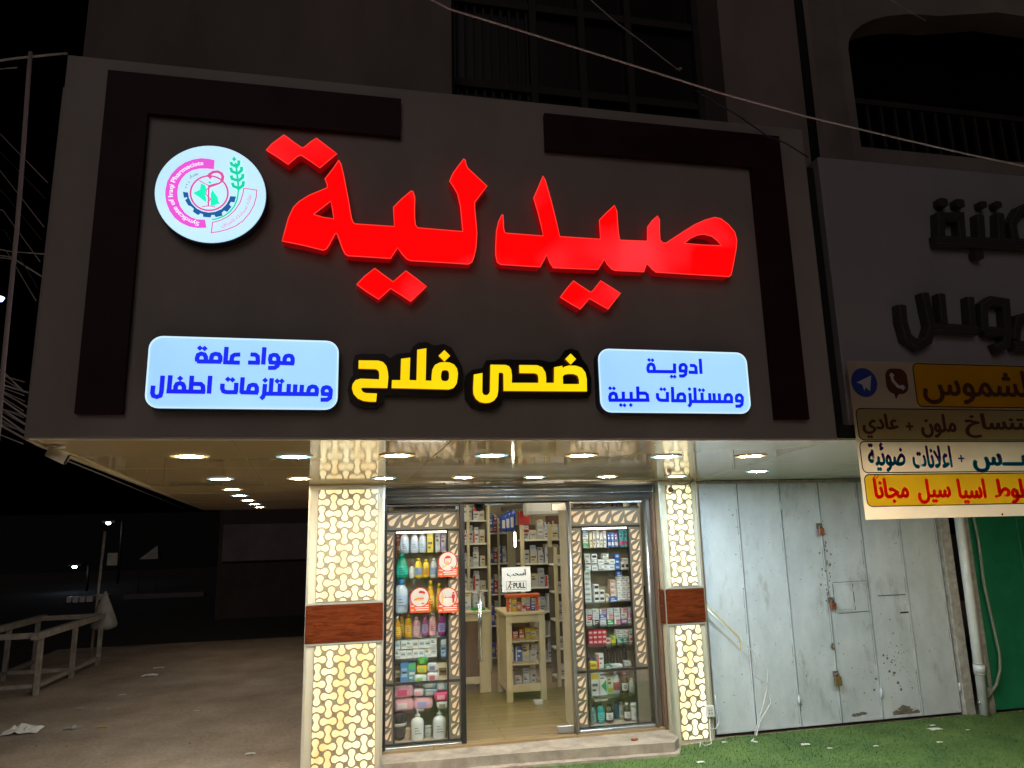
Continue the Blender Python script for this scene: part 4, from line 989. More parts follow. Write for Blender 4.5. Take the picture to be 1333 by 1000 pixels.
def bottle(loc, w, h, kind, body, cap, lab, label, sy=0.62, group=None):
    t = thing('bottle' if kind != 'jar' else 'jar', label, 'bottle' if kind != 'jar' else 'jar', loc, group)
    b = MB(); b.lathe([(r * w, z * h) for r, z in PROF[kind]], loc, sy, 14); b.build('body', pm(body, 0.22), t)
    top = PROF[kind][-1]; b = MB()
    if kind == 'pump':
        b.lathe([(0.21 * w, top[1] * h + .0005), (0.21 * w, 0.80 * h), (0.08 * w, 0.81 * h), (0.08 * w, 0.93 * h)], loc, 1, 10)
        b.bbox(loc[0] - 0.10 * w, loc[0] + 0.50 * w, loc[1] - .09 * w, loc[1] + .09 * w, loc[2] + .93 * h, loc[2] + h, .002)
    elif kind == 'jar': b.lathe([(0.5 * w, top[1] * h + .0005), (0.5 * w, h), (0.44 * w, h + .001)], loc, sy, 14)
    else: b.lathe([(top[0] * w * 1.08, top[1] * h + .0005), (top[0] * w * 1.08, 0.98 * h), (top[0] * w * 0.9, h)], loc, 0.9, 10)
    b.build('cap', pm(cap, 0.4), t)
    if lab is not None:
        b = MB(); zs = (0.16, 0.52) if kind != 'jar' else (0.2, 0.55)
        rr = [(0.502, zs[0]), (0.503, (zs[0] + zs[1]) / 2), (0.497 if kind not in ('drop',) else 0.45, zs[1])]
        vs = []; n = 9
        for r, z in rr:
            for k in range(n):
                a = math.radians(205 + 130 * k / (n - 1)); vs.append((loc[0] + r * w * math.cos(a) * 1.01, loc[1] + r * w * sy * math.sin(a) * 1.03, loc[2] + z * h))
        b.add(vs, [(i * n + k, i * n + k + 1, (i + 1) * n + k + 1, (i + 1) * n + k) for i in range(2) for k in range(n - 1)], 0, True)
        z0 = loc[2] + (zs[0] + .06) * h; yy = loc[1] - 0.53 * w * sy
        for q in range(3): b.box(loc[0] - .24 * w, loc[0] + (.24 - .09 * q) * w, yy, yy + .0012, z0 + q * .085 * h, z0 + (q * .085 + .028) * h, 1)
        b.build('label', [pm(lab, 0.4), pm(tuple(max(0.02, c * 0.35) for c in body), 0.4)], t)
    return t
_cm = {}
def carton(loc, w, d, h, col, band, label, group=None, style=0, rot=0.0, name='carton', cat='box'):
    k = (round(w, 3), round(d, 3), round(h, 3), col, band, style)
    if k not in _cm:
        b = MB(); b.bbox(-w / 2, w / 2, -d / 2, d / 2, 0, h, min(0.0015, h * .06))
        yf = -d / 2 - .0006
        def patch(u0, u1, v0, v1, mi): b.add([(-w / 2 + u0 * w, yf, v0 * h), (-w / 2 + u1 * w, yf, v0 * h), (-w / 2 + u1 * w, yf, v1 * h), (-w / 2 + u0 * w, yf, v1 * h)], [(0, 1, 2, 3)], mi)
        if style == 0: patch(.06, .94, .12, .34, 1); patch(.1, .62, .55, .68, 2); patch(.1, .5, .76, .84, 2)
        elif style == 1: patch(.02, .26, .04, .96, 1); patch(.34, .9, .6, .74, 2); patch(.34, .7, .3, .4, 2)
        elif style == 2: patch(.12, .88, .30, .74, 1); patch(.2, .8, .46, .58, 2)
        elif style == 3: patch(.03, .97, .70, .96, 1); patch(.15, .85, .40, .52, 2); patch(.15, .6, .2, .28, 2)
        elif style == 4:
            b.add([(-w * .30, yf, .38 * h), (w * .38, yf, .10 * h), (w * .38, yf, .62 * h)], [(0, 1, 2)], 1); patch(.1, .9, .78, .86, 2); patch(.1, .6, .66, .71, 2)
        ink = (0.10, 0.10, 0.12) if sum(col) > 0.9 else (0.75, 0.75, 0.75)
        o = b.build(name, [pm(col, 0.5), pm(band, 0.5), pm(ink, 0.5)]); _cm[k] = o.data
    else:
        o = bpy.data.objects.new(name, _cm[k]); COL.objects.link(o)
    o.location = loc; o.rotation_euler = (0, 0, rot)
    return tag(o, label, cat, group)
def pack(loc, w, d, h, col, col2, label, group=None, name='pack', cat='pack', seed=1):
    """soft plastic wrapped pack: pillowed, creased box with a printed patch"""
    bm = bmesh.new(); bmesh.ops.create_cube(bm, size=1); bmesh.ops.subdivide_edges(bm, edges=list(bm.edges), cuts=5, use_grid_fill=True)
    rn = random.Random(seed); ph = [rn.uniform(0, 6) for _ in range(4)]
    b = MB(); vs = []
    for v in bm.verts:
        x, y, z = v.co * 2
        k = 1 - 0.16 * (abs(x) ** 3) * (abs(z) ** 3) - .06 * abs(y) ** 3
        q = 0.035 * math.sin(5 * x + ph[0]) * math.sin(4 * z + ph[1]) + .02 * math.sin(11 * x + ph[2])
        vs.append((loc[0] + x * w / 2 * k, loc[1] + (y * (0.82 + .18 * (1 - x * x) * (1 - z * z)) + q) * d / 2, loc[2] + h / 2 + z * h / 2 * (k + q)))
    bm.verts.index_update()
    for f in bm.faces:
        c = f.calc_center_median() * 2
        mi = 1 if (c.y < -.9 and -.75 < c.x < .35 and -.6 < c.z < .45) else 0
        b.add([], [], 0); b.f.append(tuple(v.index for v in f.verts)); b.m.append(mi); b.sm.append(True)
    b.v = vs; bm.free()
    t = thing(name, label, cat, loc, group); b.build('wrapping', [pm(col, 0.25), pm(col2, 0.3)], t)
    return t
PX = 0.00752                                        # metres per photo pixel at the cabinets
def xL(px, y=3.70): return atY(px, 800, y).x
SHN = ['top', 'second', 'third', 'fourth', 'fifth', 'sixth', 'seventh', 'bottom']
GB = 'bottles in the display cabinets'; GC = 'medicine boxes in the display cabinets'; GP = 'soft packs in the left display cabinet'
def BL(row, px, w, h, kind, body, cap, lab, desc, y=3.68, sy=0.62, side='left'):
    z = (ZL if side == 'left' else ZR)[row]
    p = atY(px, 735 + 30 * row if side == 'left' else 730 + 30 * row, y)
    bottle((p.x, y, z), w * PX, h * PX, kind, body, cap, lab, f'{desc}, {SHN[row]} shelf of the {side} cabinet', sy, GB)
# left cabinet
BL(0, 526.5, 11.5, 27, 'shampoo', (0.45, 0.50, 0.62), WHT, PBL, 'pale lilac shampoo bottle, leftmost')
BL(0, 539.5, 10.5, 26, 'shampoo', (0.48, 0.53, 0.64), WHT, PBL, 'pale lilac shampoo bottle beside the leftmost')
BL(0, 550, 9, 26, 'round', (0.46, 0.50, 0.60), WHT, PBL, 'pale grey lotion bottle')
BL(1, 523, 16.5, 30, 'drop', (0.01, 0.26, 0.16), (0.02, 0.30, 0.22), (0.02, 0.42, 0.34), 'large green mouthwash bottle')
BL(1, 536, 6, 17, 'round', WHT, (0.5, 0.05, 0.08), WHT, 'small white bottle behind the green one')
BL(1, 544.5, 9.5, 24, 'shampoo', YEL, YEL, (0.2, 0.3, 0.5), 'yellow shampoo bottle, left of two')
BL(1, 554.5, 9, 22, 'shampoo', (0.74, 0.56, 0.05), YEL, (0.6, 0.3, 0.05), 'yellow shampoo bottle, right of two')
BL(1, 564.5, 9, 23, 'shampoo', WHT, WHT, (0.25, 0.35, 0.6), 'white shampoo bottle beside the mask sticker')
BL(2, 522, 16.5, 40, 'jug', (0.52, 0.60, 0.74), (0.04, 0.25, 0.62), (0.40, 0.48, 0.66), 'large white bottle with blue cap')
BL(2, 536, 8, 24, 'shampoo', (0.2, 0.3, 0.6), (0.1, 0.2, 0.5), None, 'blue bottle half behind the washing sticker', 3.76)
BL(2, 560.5, 10.5, 37, 'drop', (0.78, 0.42, 0.03), YEL, (0.8, 0.5, 0.1), 'tall orange shampoo bottle')
BL(2, 572, 10, 33, 'drop', (0.70, 0.34, 0.03), YEL, (0.75, 0.45, 0.1), 'amber shampoo bottle behind the distance sticker')
BL(3, 516.5, 10, 25, 'drop', (0.70, 0.32, 0.03), WHT, (0.85, 0.5, 0.1), 'orange baby oil bottle, leftmost', 3.65)
BL(3, 522, 9.5, 29, 'shampoo', (0.66, 0.34, 0.06), PNK, (0.8, 0.5, 0.1), 'orange bottle with pink cap', 3.74)
BL(3, 531.5, 9, 27, 'shampoo', (0.68, 0.36, 0.02), ORG, (0.78, 0.45, 0.1), 'golden shampoo bottle')
BL(3, 542, 9, 23, 'shampoo', PNK, (0.8, 0.5, 0.55), (0.7, 0.45, 0.5), 'small pink baby lotion bottle')
BL(3, 553, 8.5, 27, 'drop', (0.42, 0.12, 0.32), MAG, LIL, 'purple lotion bottle')
BL(3, 563, 10, 27, 'shampoo', (0.74, 0.46, 0.54), WHT, (0.75, 0.35, 0.45), 'tall pale pink lotion bottle')
BL(3, 575.5, 11, 28, 'drop', (0.36, 0.05, 0.22), (0.25, 0.03, 0.12), LIL, 'dark magenta bottle with lilac label')
BL(7, 543.5, 15, 35, 'pump', (0.74, 0.76, 0.78), WHT, (0.66, 0.68, 0.7), 'white pump bottle, left of two', 3.66, 0.7)
BL(7, 572, 15.5, 35, 'pump', (0.74, 0.76, 0.78), WHT, (0.66, 0.68, 0.7), 'white pump bottle, right of two', 3.66, 0.7)
BL(7, 557, 9, 12, 'jar', WHT, WHT, WHT, 'small white cream jar between the pump bottles', 3.74)
BL(7, 531, 8, 12, 'jar', (0.6, 0.4, 0.28), CRM, None, 'small peach jar', 3.72)
bk = thing('bowl', 'dark glossy round tub, bottom shelf of the left cabinet', 'tub', (xL(518), 3.72, ZL[7]))
b = MB(); b.lathe([(.04, 0), (.062, .05), (.066, .16), (.058, .22), (.03, .235)], (xL(520.5), 3.72, ZL[7]), 1, 18); b.build('tub', pm(BLK, .12), bk)
b = MB(); b.lathe([(.067, .12), (.069, .125), (.069, .14), (.067, .145)], (xL(520.5), 3.72, ZL[7]), 1, 18); b.build('band', pm(GRY, .3), bk)
def CL(row, px, w, h, col, band, desc, style=0, y=3.72, side='left', d=.07, lift=0.0, rot=0.0):
    z = (ZL if side == 'left' else ZR)[row]
    p = atY(px, 735 + 30 * row if side == 'left' else 730 + 30 * row, y)
    return carton((p.x, y, z + lift), w * PX, d, h * PX, col, band, f'{desc}, {SHN[row]} shelf of the {side} cabinet', GC, style, rot)
CL(0, 559.5, 7.5, 25, (0.60, 0.48, 0.06), (0.75, 0.6, 0.15), 'tall yellow carton', 3)
CL(0, 569.5, 6, 24, GRY, PBL, 'tall grey carton', 0); CL(0, 577, 6, 22, (0.5, 0.42, 0.5), (0.3, 0.3, 0.5), 'tall mauve carton', 0)
CL(0, 519, 7, 26, (0.45, 0.10, 0.05), CRM, 'narrow red carton behind the lilac bottles', 0, 3.82)
CL(1, 576, 8, 20, CRM, RED, 'cream carton behind the mask sticker', 0, 3.8)
CL(2, 548, 12, 24, (0.2, 0.15, 0.1), CRM, 'brown carton behind the washing sticker', 2, 3.82)
rn = random.Random(11)
cols = [517, 524.8, 532.6, 540.6, 548.8, 556.6, 564.6]
for ly in range(2):
    for k, px in enumerate(cols):
        hh = 10.2 + rn.uniform(-.4, .4)
        if px > 562: hh += 2 if ly == 0 else 0
        CL(4, px + rn.uniform(-.5, .5), 7.2, hh, (0.74, 0.74, 0.74), rn.choice([PBL, GRY, (0.5, 0.55, 0.6)]), f'white carton, {ORD[k]} from left in {["lower", "upper"][ly]} layer', rn.choice([2, 0]), 3.70 + rn.uniform(-.01, .01), lift=ly * 10.9 * PX, rot=rn.uniform(-.08, .08), d=.06)
for k, px in enumerate((518, 532, 548, 563, 571)):
    CL(4, px, 8 if k < 3 else 7, 5.5, (0.74, 0.74, 0.74), GRY, f'white carton, {ORD[k]} from left on top of the stack', 2, 3.72, lift=22.2 * PX, d=.06, rot=rn.uniform(-.1, .1))
CL(4, 577, 6.5, 20, SKY_, WHT, 'pale blue and white carton, rightmost', 3, 3.70)
CL(5, 518, 9, 18, (0.12, 0.06, 0.03), CRM, 'dark brown carton, leftmost', 2, 3.76)
CL(5, 526, 9, 23, (0.08, 0.26, 0.58), (0.3, 0.5, 0.75), 'blue carton', 2, 3.70); CL(5, 536, 9, 22, (0.10, 0.36, 0.42), (0.1, 0.5, 0.2), 'blue and green carton', 3, 3.72)
CL(5, 576, 12, 20, CRM, (0.2, 0.12, 0.08), 'cream carton, rightmost', 2, 3.70)
def PK(row, px, w, h, c, c2, desc, lift=0, y=3.72, d=.09, seed=1):
    p = atY(px, 735 + 30 * row, y); pack((p.x, y, ZL[row] + lift * PX), w * PX, d, h * PX, c, c2, f'{desc}, {SHN[row]} shelf of the left cabinet', GP, seed=seed)
PK(5, 550, 12, 9, (0.05, 0.30, 0.06), (0.2, 0.5, 0.1), 'green wrapped pack on top', 20, 3.68, seed=2); PK(5, 549, 13, 10, (0.66, 0.52, 0.03), (0.3, 0.45, 0.1), 'yellow wrapped pack', 10, 3.69, seed=3)
PK(5, 547, 15, 9, WHT, (0.2, 0.5, 0.15), 'white wipes pack with green print', 0, 3.68, seed=4); PK(5, 563, 14, 11, WHT, (0.5, 0.1, 0.15), 'white wipes pack with red print', 0, 3.68, seed=5); PK(5, 563, 14, 10, (0.62, 0.6, 0.62), (0.2, 0.2, 0.4), 'white wipes pack on top of another', 11, 3.7, seed=6)
PK(6, 525.5, 24, 14, (0.74, 0.36, 0.46), (0.72, 0.60, 0.64), 'pink diaper pack, lower left', 0, 3.70, .12, 7); PK(6, 525, 24, 14, (0.74, 0.34, 0.44), HPK, 'pink diaper pack, upper left', 14.5, 3.71, .12, 8)
PK(6, 550.5, 24, 14, (0.76, 0.42, 0.52), LIL, 'pink diaper pack, lower middle', 0, 3.70, .12, 9); PK(6, 545, 13, 9, (0.7, 0.55, 0.6), PNK, 'small pale pink pack', 14.5, 3.71, .1, 10)
PK(6, 560, 16, 8, (0.30, 0.45, 0.55), WHT, 'light blue pack, lower of the middle pair', 15, 3.68, .1, 11); PK(6, 559, 17, 9.5, (0.34, 0.50, 0.62), WHT, 'light blue pack, upper of the middle pair', 23.5, 3.68, .1, 12); PK(6, 575.5, 15, 11, (0.36, 0.52, 0.60), WHT, 'light blue pack, rightmost', 20, 3.69, .1, 13)
PK(6, 575, 19, 10.5, HPK, (0.75, 0.3, 0.45), 'hot pink pack', 9, 3.66, .1, 14); PK(6, 576, 15, 8.5, WHT, (0.3, 0.25, 0.15), 'white soft pack below the hot pink one', 0, 3.67, .1, 15)
# goods above the left and right cabinets
for k, (px, w, c) in enumerate(((519.5, 15, (0.66, 0.48, 0.16)), (537, 17, GRY), (555, 15, (0.5, 0.5, 0.48)), (571, 13, WHT), (586, 13, (0.4, 0.42, 0.45)))):
    p = atY(px, 664, 3.72); carton((p.x, 3.72, 2.155), w * PX, .08, 9.5 * PX, c, GRY, f'flat carton, {ORD[k]} from left, on top of the left cabinet', GC, 2)
for k, (px, w, c) in enumerate(((751, 12, CRM), (764, 11, (0.66, 0.5, 0.3)), (776, 11, (0.7, 0.6, 0.42)), (788, 11, (0.55, 0.4, 0.2)), (803, 14, (0.14, 0.05, 0.03)), (823, 12, (0.5, 0.5, 0.42)))):
    p = atY(px, 660, 3.72); carton((p.x, 3.72, 2.155), w * PX, .08, 8.5 * PX, c, GRY, f'flat carton, {ORD[k]} from left, on top of the right cabinet', GC, 1)
# right cabinet
def CR(row, px, w, h, col, band, desc, style=0, y=3.72, d=.07, lift=0.0, rot=0.0): return CL(row, px, w, h, col, band, desc, style, y, 'right', d, lift, rot)
for k in range(4): CR(0, 762, 7.5, 5.6, [(0.05, 0.32, 0.12), (0.2, 0.4, 0.2), WHT, (0.1, 0.25, 0.5)][k], WHT, f'{["green", "pale green", "white", "blue"][k]} flat carton in the left pile', 0, lift=k * 5.8 * PX)
for k in range(5): CR(0, 769 + 4.6 * k, 4, 20 + (k % 3) * 1.5, [CRM, (0.62, 0.5, 0.4), WHT, (0.6, 0.55, 0.5), WHT][k], GRY, f'narrow tall carton, {ORD[k]} from left', 3)
for k in range(3): CR(0, 793 + 4.5 * k, 4.2, 19, [(0.05, 0.1, 0.35), (0.1, 0.2, 0.5), (0.2, 0.12, 0.3)][k], WHT, f'narrow dark blue carton, {ORD[k]} from left', 0)
for k in range(2): CR(0, 809 + 5.6 * k, 5.2, 23, [(0.10, 0.42, 0.52), (0.08, 0.45, 0.5)][k], HPK, f'turquoise tall carton, {["left", "right"][k]} of two', 0)
for c_, px in enumerate((765, 774, 782, 789, 796.5)):
    for ly in range(3 if c_ < 4 else 2):
        if (c_, ly) == (2, 2): continue
        CR(1, px + rn.uniform(-.4, .4), 7.6, 6.4 if c_ else 7, (0.72, 0.73, 0.75), rn.choice([PBL, GRY, BLK]), f'white carton, {ORD[c_]} stack, {["lowest", "middle", "highest"][ly]} layer', rn.choice([0, 2]), lift=ly * 7.3 * PX, rot=rn.uniform(-.06, .06))
for ly in range(3): CR(1, 803.5, 6, 6.6, BLU, SKY_, f'blue carton, {["lowest", "middle", "highest"][ly]} of its pile', 2, lift=ly * 6.9 * PX)
for k in range(3): CR(1, 810.5 + 5.2 * k, 4.8, 9, WHT, BLK, f'small white carton with black dot, {ORD[k]} from left', 2)
CR(1, 814, 8, 5, WHT, GRY, 'white carton lying on the dotted ones', 2, lift=9.3 * PX)
for ly in range(6): CR(2, 764.5, 9, 6.2, (0.72, 0.73, 0.74), [PBL, GRY][ly % 2], f'white carton, {ORD[ly]} from bottom of the left tower', 2, lift=ly * 6.5 * PX)
for c_ in range(2):
    for ly in range(3 - c_): CR(2, 776 + 7 * c_, 6.6, 7, (0.74, 0.74, 0.74), BLK, f'white square carton, {["left", "right"][c_]} column, {ORD[ly]} from bottom', 2, lift=ly * 7.3 * PX)
CR(2, 790, 5.5, 9, CRM, WHT, 'small cream carton', 0); CR(2, 798, 9, 5, BLU, WHT, 'flat blue carton', 0, 3.66)
for ly in range(3): CR(2, 798, 8, 6.8, (0.6, 0.42, 0.36), WHT, f'pinkish carton, {ORD[ly]} layer above the flat blue one', 0, lift=(5.4 + 7 * ly) * PX, y=3.76)
for c_ in range(3):
    for ly in range(5): CR(2, 806.5 + 6.4 * c_, 6, 5.7, (0.74, 0.74, 0.73), [GRY, LIL, PNK][c_], f'white carton, {ORD[ly]} from bottom in {["left", "middle", "right"][c_]} column', 0, lift=ly * 6 * PX)
CR(2, 807, 7, 6, BLU, WHT, 'blue carton topping the white columns', 0, lift=30.5 * PX)
for k, (c, nm) in enumerate(((RED, 'red'), (BLK, 'black'), (BLU, 'navy'), ((0.03, 0.28, 0.1), 'green'), (WHT, 'white'), (PUR, 'violet'), (HPK, 'crimson'))):
    px = 766 + 9.2 * k
    for ly in range(3):
        cc = c if ly == (0 if k % 2 else 1) else [WHT, (0.6, 0.3, 0.35), (0.5, 0.5, 0.6)][(k + ly) % 3]
        nn = nm if cc == c else ['white', 'rose', 'greyish'][(k + ly) % 3]
        CR(3, px, 8.4, 6.4, cc, WHT if cc != WHT else GRY, f'{nn} carton, {ORD[k]} pile from left, {["lowest", "middle", "highest"][ly]} layer', (k + ly) % 3, lift=ly * 6.7 * PX)
for c_ in range(4):
    for ly in range(3): CR(4, 768.5 + 5.9 * c_, 5.6, 5.6, (0.58, 0.03, 0.06), (0.72, 0.5, 0.5), f'red carton, {ORD[c_]} column, {["lowest", "middle", "highest"][ly]} layer', 2, lift=ly * 5.8 * PX)
CR(4, 791, 6, 7, WHT, RED, 'white and red carton beside the red columns', 2); CR(4, 798, 6, 9, LIM, YEL, 'lime carton', 0)
for c_ in range(2):
    for ly in range(3): CR(4, 806 + 8 * c_, 7.4, 5.2, [(0.03, 0.2, 0.12), WHT, WHT][ly], [WHT, GRN, (0.6, 0.1, 0.2)][ly], f'{["dark green", "white", "white"][ly]} carton, {["left", "right"][c_]} right-hand pile, {["lowest", "middle", "highest"][ly]} layer', 0, lift=ly * 5.4 * PX)
CR(4, 822, 7, 16, (0.62, 0.6, 0.6), RED, 'white and red tall carton, rightmost', 0)
CR(5, 772, 9, 8, YEL, (0.3, 0.25, 0.02), 'yellow carton', 2, 3.68); CR(5, 781, 8.5, 17, WHT, RED, 'white carton with red stripe', 1, 3.70); CR(5, 771, 8, 10, (0.10, 0.12, 0.3), BRN, 'navy carton behind the yellow one', 0, 3.80)
for k in range(4): BL(5, 790 + 8.2 * k, 6.5, 24, 'round', (0.05, 0.04, 0.035), BLK, None, f'dark glass bottle, {ORD[k]} from left', 3.80, 0.9, 'right')
CR(5, 800, 20, 3.6, WHT, GRY, 'flat white carton lying in front of dark bottles', 0, 3.67); CR(5, 792, 9, 4, (0.02, 0.2, 0.12), WHT, 'flat green carton in front', 0, 3.64); CR(5, 817, 7, 6, WHT, GRY, 'small white carton at right', 0, 3.70)
CR(6, 774, 10.5, 28, WHT, YEL, 'tall white and yellow carton', 3, 3.70); CR(6, 785, 10, 30, WHT, (0.02, 0.36, 0.1), 'tall white carton with green triangle', 4, 3.70); CR(6, 794, 7.5, 22, (0.5, 0.56, 0.35), LIM, 'pale lime carton', 0, 3.72)
BL(6, 803, 10, 27, 'shampoo', (0.5, 0.5, 0.56), WHT, (0.45, 0.08, 0.1), 'white and red shampoo bottle', 3.70, 0.6, 'right'); BL(6, 814, 9.5, 24, 'round', BRN, WHT, WHT, 'brown spray bottle with white label', 3.70, 0.9, 'right')
b = MB(); p = atY(814, 905, 3.70); b.bbox(p.x - .02, p.x + .03, 3.685, 3.715, ZR[6] + 24.2 * PX, ZR[6] + 28 * PX, .004); b.bbox(p.x - .032, p.x - .021, 3.692, 3.708, ZR[6] + 22 * PX, ZR[6] + 27.4 * PX, .002)
o = b.build('spray_trigger', pm((0.6, 0.08, 0.05))); tag(o, 'red trigger head on the brown spray bottle', 'spray head')
BL(6, 823, 8, 17, 'drop', WHT, WHT, WHT, 'small white squeeze bottle', 3.70, 0.6, 'right')
BL(7, 772.5, 6.5, 22, 'round', (0.2, 0.32, 0.36), (0.05, 0.05, 0.06), (0.25, 0.4, 0.45), 'pale teal bottle, leftmost', 3.68, 0.8, 'right'); BL(7, 782.5, 10, 24, 'round', TEA, BLK, (0.1, 0.5, 0.5), 'teal mouthwash bottle', 3.68, 0.8, 'right')
BL(7, 793.5, 10.5, 22, 'round', (0.06, 0.03, 0.02), BLK, WHT, 'dark brown bottle with white label, left of two', 3.68, 0.9, 'right'); BL(7, 803, 8, 20, 'round', (0.04, 0.1, 0.2), BLK, None, 'dark blue bottle at the back', 3.80, 0.9, 'right')
BL(7, 817, 9.5, 21, 'round', (0.06, 0.03, 0.02), WHT, WHT, 'dark brown bottle with white cap', 3.68, 0.9, 'right'); BL(7, 826.5, 10, 20, 'jar', WHT, WHT, WHT, 'tall white jar, rightmost', 3.68, 0.8, 'right'); BL(7, 810, 8, 18, 'round', WHT, WHT, GRY, 'white bottle behind the brown one', 3.80, 0.9, 'right')
CR(7, 783, 17, 2.5, CRM, GRY, 'folded card lying across the bottle tops', 0, 3.72, lift=24.5 * PX)

# ------------------------------------------------------------------ inside the pharmacy
FZ = 0.12
for k, (x0, x1, y0, y1, lb) in enumerate(((0.9, 1.0, 4.2, 6.6, 'left'), (2.45, 2.55, 4.2, 6.6, 'right'))):
    b = MB(); b.box(x0, x1, y0, y1, 2.672, 2.692); tag(b.build('room_tube_light', M['tube']), f'{lb} long bright tube light on the ceiling inside the pharmacy', 'tube light', 'tube lights inside the pharmacy')
def counter(name, label, x0, x1, y0, y1, ztop, leg, panel):
    t = thing(name, label, 'counter', ((x0 + x1) / 2, y0, FZ), 'cream counters inside the pharmacy')
    b = MB()
    for x in (x0, x1 - leg):
        for y in (y0, y1 - leg): b.bbox(x, x + leg, y, y + leg, FZ, ztop - .03, .003)
    b.bbox(x0 - .015, x1 + .015, y0 - .015, y1 + .015, ztop - .029, ztop, .004)
    for z in (FZ + .10, ztop - .11): b.box(x0 + leg, x1 - leg, y0 + .01, y0 + .04, z, z + .075)
    for z in (FZ + .10, ztop - .11): b.box(x0 + .01, x0 + .04, y0 + leg, y1 - leg, z, z + .075); b.box(x1 - .04, x1 - .01, y0 + leg, y1 - leg, z, z + .075)
    b.build('frame', M['cream_wood'], t)
    b = MB(); b.box(x0 + .042, x1 - .042, y1 - .03, y1 - .012, FZ + .101, ztop - .04); b.box(x0 + .042, x1 - .042, y0 + .042, y1 - .031, FZ + .101, FZ + .115)
    b.box(x0 + .015, x0 + .03, y0 + leg, y1 - leg, FZ + .176, ztop - .111)
    for z in (FZ + .38, FZ + .62): b.box(x0 + .042, x1 - .042, y0 + .05, y1 - .031, z - .012, z)
    b.build('inner_shelf', M['cream_wood'], t)
    if panel: b = MB(); b.box(x0 + leg, x1 - leg, y0 + .015, y0 + .03, FZ + .176, ztop - .111); b.build('front_panel', M['brown_wood'], t)
    return t
counter('shop_counter', 'cream open counter cabinet stuffed with boxes, nearest the glass door', 1.577, 2.02, 4.80, 5.38, 1.05, .065, False)
counter('shop_counter', 'cream counter with dark brown panel behind the door handle', 0.75, 1.50, 5.36, 5.95, 1.02, .13, True)
rn = random.Random(5)
IC = [('red', RED), ('orange', (0.6, 0.14, 0.03)), ('white', WHT), ('pale blue', PBL), ('grey', GRY), ('yellow', YEL), ('navy', BLU), ('cream', CRM)]
def fill(x0, x1, y, z, n, hmax, where, cols=None, d=.1, grp='boxes on shelves inside the pharmacy'):
    x = x0
    for k in range(n):
        w = (x1 - x0) / n * rn.uniform(.8, .95); h = hmax * rn.uniform(.55, .95)
        nm, c = rn.choice(IC) if cols is None else IC[cols[k % len(cols)]]
        carton((x + w / 2, y, z + .001), w, d, h, c, rn.choice([WHT, GRY, PBL]) if c != WHT else rn.choice([PBL, GRY, RED]), f'{nm} box, {ORD[k]} from left, {where}', grp, rn.randrange(4), rn.uniform(-.08, .08))
        if hmax > .17 and rn.random() < .55:
            nm2, c2_ = rn.choice(IC); carton((x + w / 2, y, z + .0015 + h), w * rn.uniform(.7, .95), d * .9, hmax * rn.uniform(.2, .4), c2_ if nm2 in ('white', 'grey', 'cream', 'pale blue') else c, PBL, f'small box atop {nm} box, {ORD[k]} from left, {where}', grp, rn.randrange(4), rn.uniform(-.15, .15))
        x += (x1 - x0) / n
fill(1.63, 1.97, 5.05, FZ + .115, 4, .2, 'on the lowest shelf of the near counter', [4, 2, 2, 4])
fill(1.63, 1.97, 5.05, FZ + .38, 4, .2, 'on the second shelf of the near counter', [2, 6, 7, 4])
fill(1.63, 1.97, 5.05, FZ + .62, 5, .12, 'on the upper shelf of the near counter', [0, 1, 1, 5, 5])
fill(1.62, 2.0, 4.93, 1.05, 7, .14, 'standing on the near counter top', [7, 5, 1, 2, 0, 6, 2], .05)
b = MB(); b.bbox(1.60, 1.99, 4.86, 4.98, 1.20, 1.235, .004); b.bbox(1.61, 1.64, 4.90, 4.93, 1.051, 1.199); b.bbox(1.95, 1.98, 4.90, 4.93, 1.051, 1.199)
tag(b.build('counter_rack', pm((0.62, 0.10, 0.02))), 'orange red display rack standing on the near counter', 'rack')
fill(1.0, 1.48, 5.6, 1.02, 3, .2, 'on the counter behind the door handle', [3, 2, 4], .2)
b = MB(); b.bbox(1.30, 1.46, 5.45, 5.55, 1.0205, 1.05, .004); tag(b.build('folder', pm((0.02, 0.30, 0.08))), 'green folder lying on the counter behind the handle', 'folder')
b = MB(); b.bbox(1.84, 1.93, 4.62, 4.70, FZ + .001, FZ + .04, .004); tag(b.build('small_tray', pm(WHT)), 'small white tray on the wooden shop floor', 'tray')
def rack(label, x0, x1, y0, y1, levels, ztop, per, post=.04, tag_='', hb=.2, cols=None):
    t = thing('shelf_rack', label, 'shelf', ((x0 + x1) / 2, y0, FZ), 'shelf racks inside the pharmacy')
    b = MB()
    for x in (x0, (x0 + x1) / 2 - post / 2, x1 - post): b.bbox(x, x + post, y0, y0 + post, FZ, ztop, .003)
    b.build('post', M['cream_wood'], t)
    b = MB(); b.box(x0, x1, y1 - .02, y1, FZ, ztop); b.build('back_panel', M['rack_back'], t)
    zz = [FZ + .1 + (ztop - FZ - .3) * k / (levels - 1) for k in range(levels)]
    for z in zz:
        b = MB(); b.bbox(x0 + .002, x1 - .002, y0 + post + .002, y1 - .021, z - .02, z, .002); b.build('shelf', M['trim_white'], t)
    for k, z in enumerate(zz): fill(x0 + .05, x1 - .05, (y0 + y1) / 2 - .02, z, per, hb, f'{SHN[levels - 1 - k] if levels - 1 - k < 7 else "bottom"} level of the {tag_} rack', cols, .12)
rack('tall rack of pale medicine boxes seen through the left of the door', 1.12, 1.72, 6.5, 6.85, 7, 2.28, 6, .035, 'left', .21, [2, 3, 2, 4, 2, 7])
rack('tall cream rack of mixed boxes at the back right of the pharmacy', 2.12, 2.95, 6.4, 6.75, 6, 2.0, 7, .05, 'back', .22, [2, 7, 4, 2, 7, 3, 2])
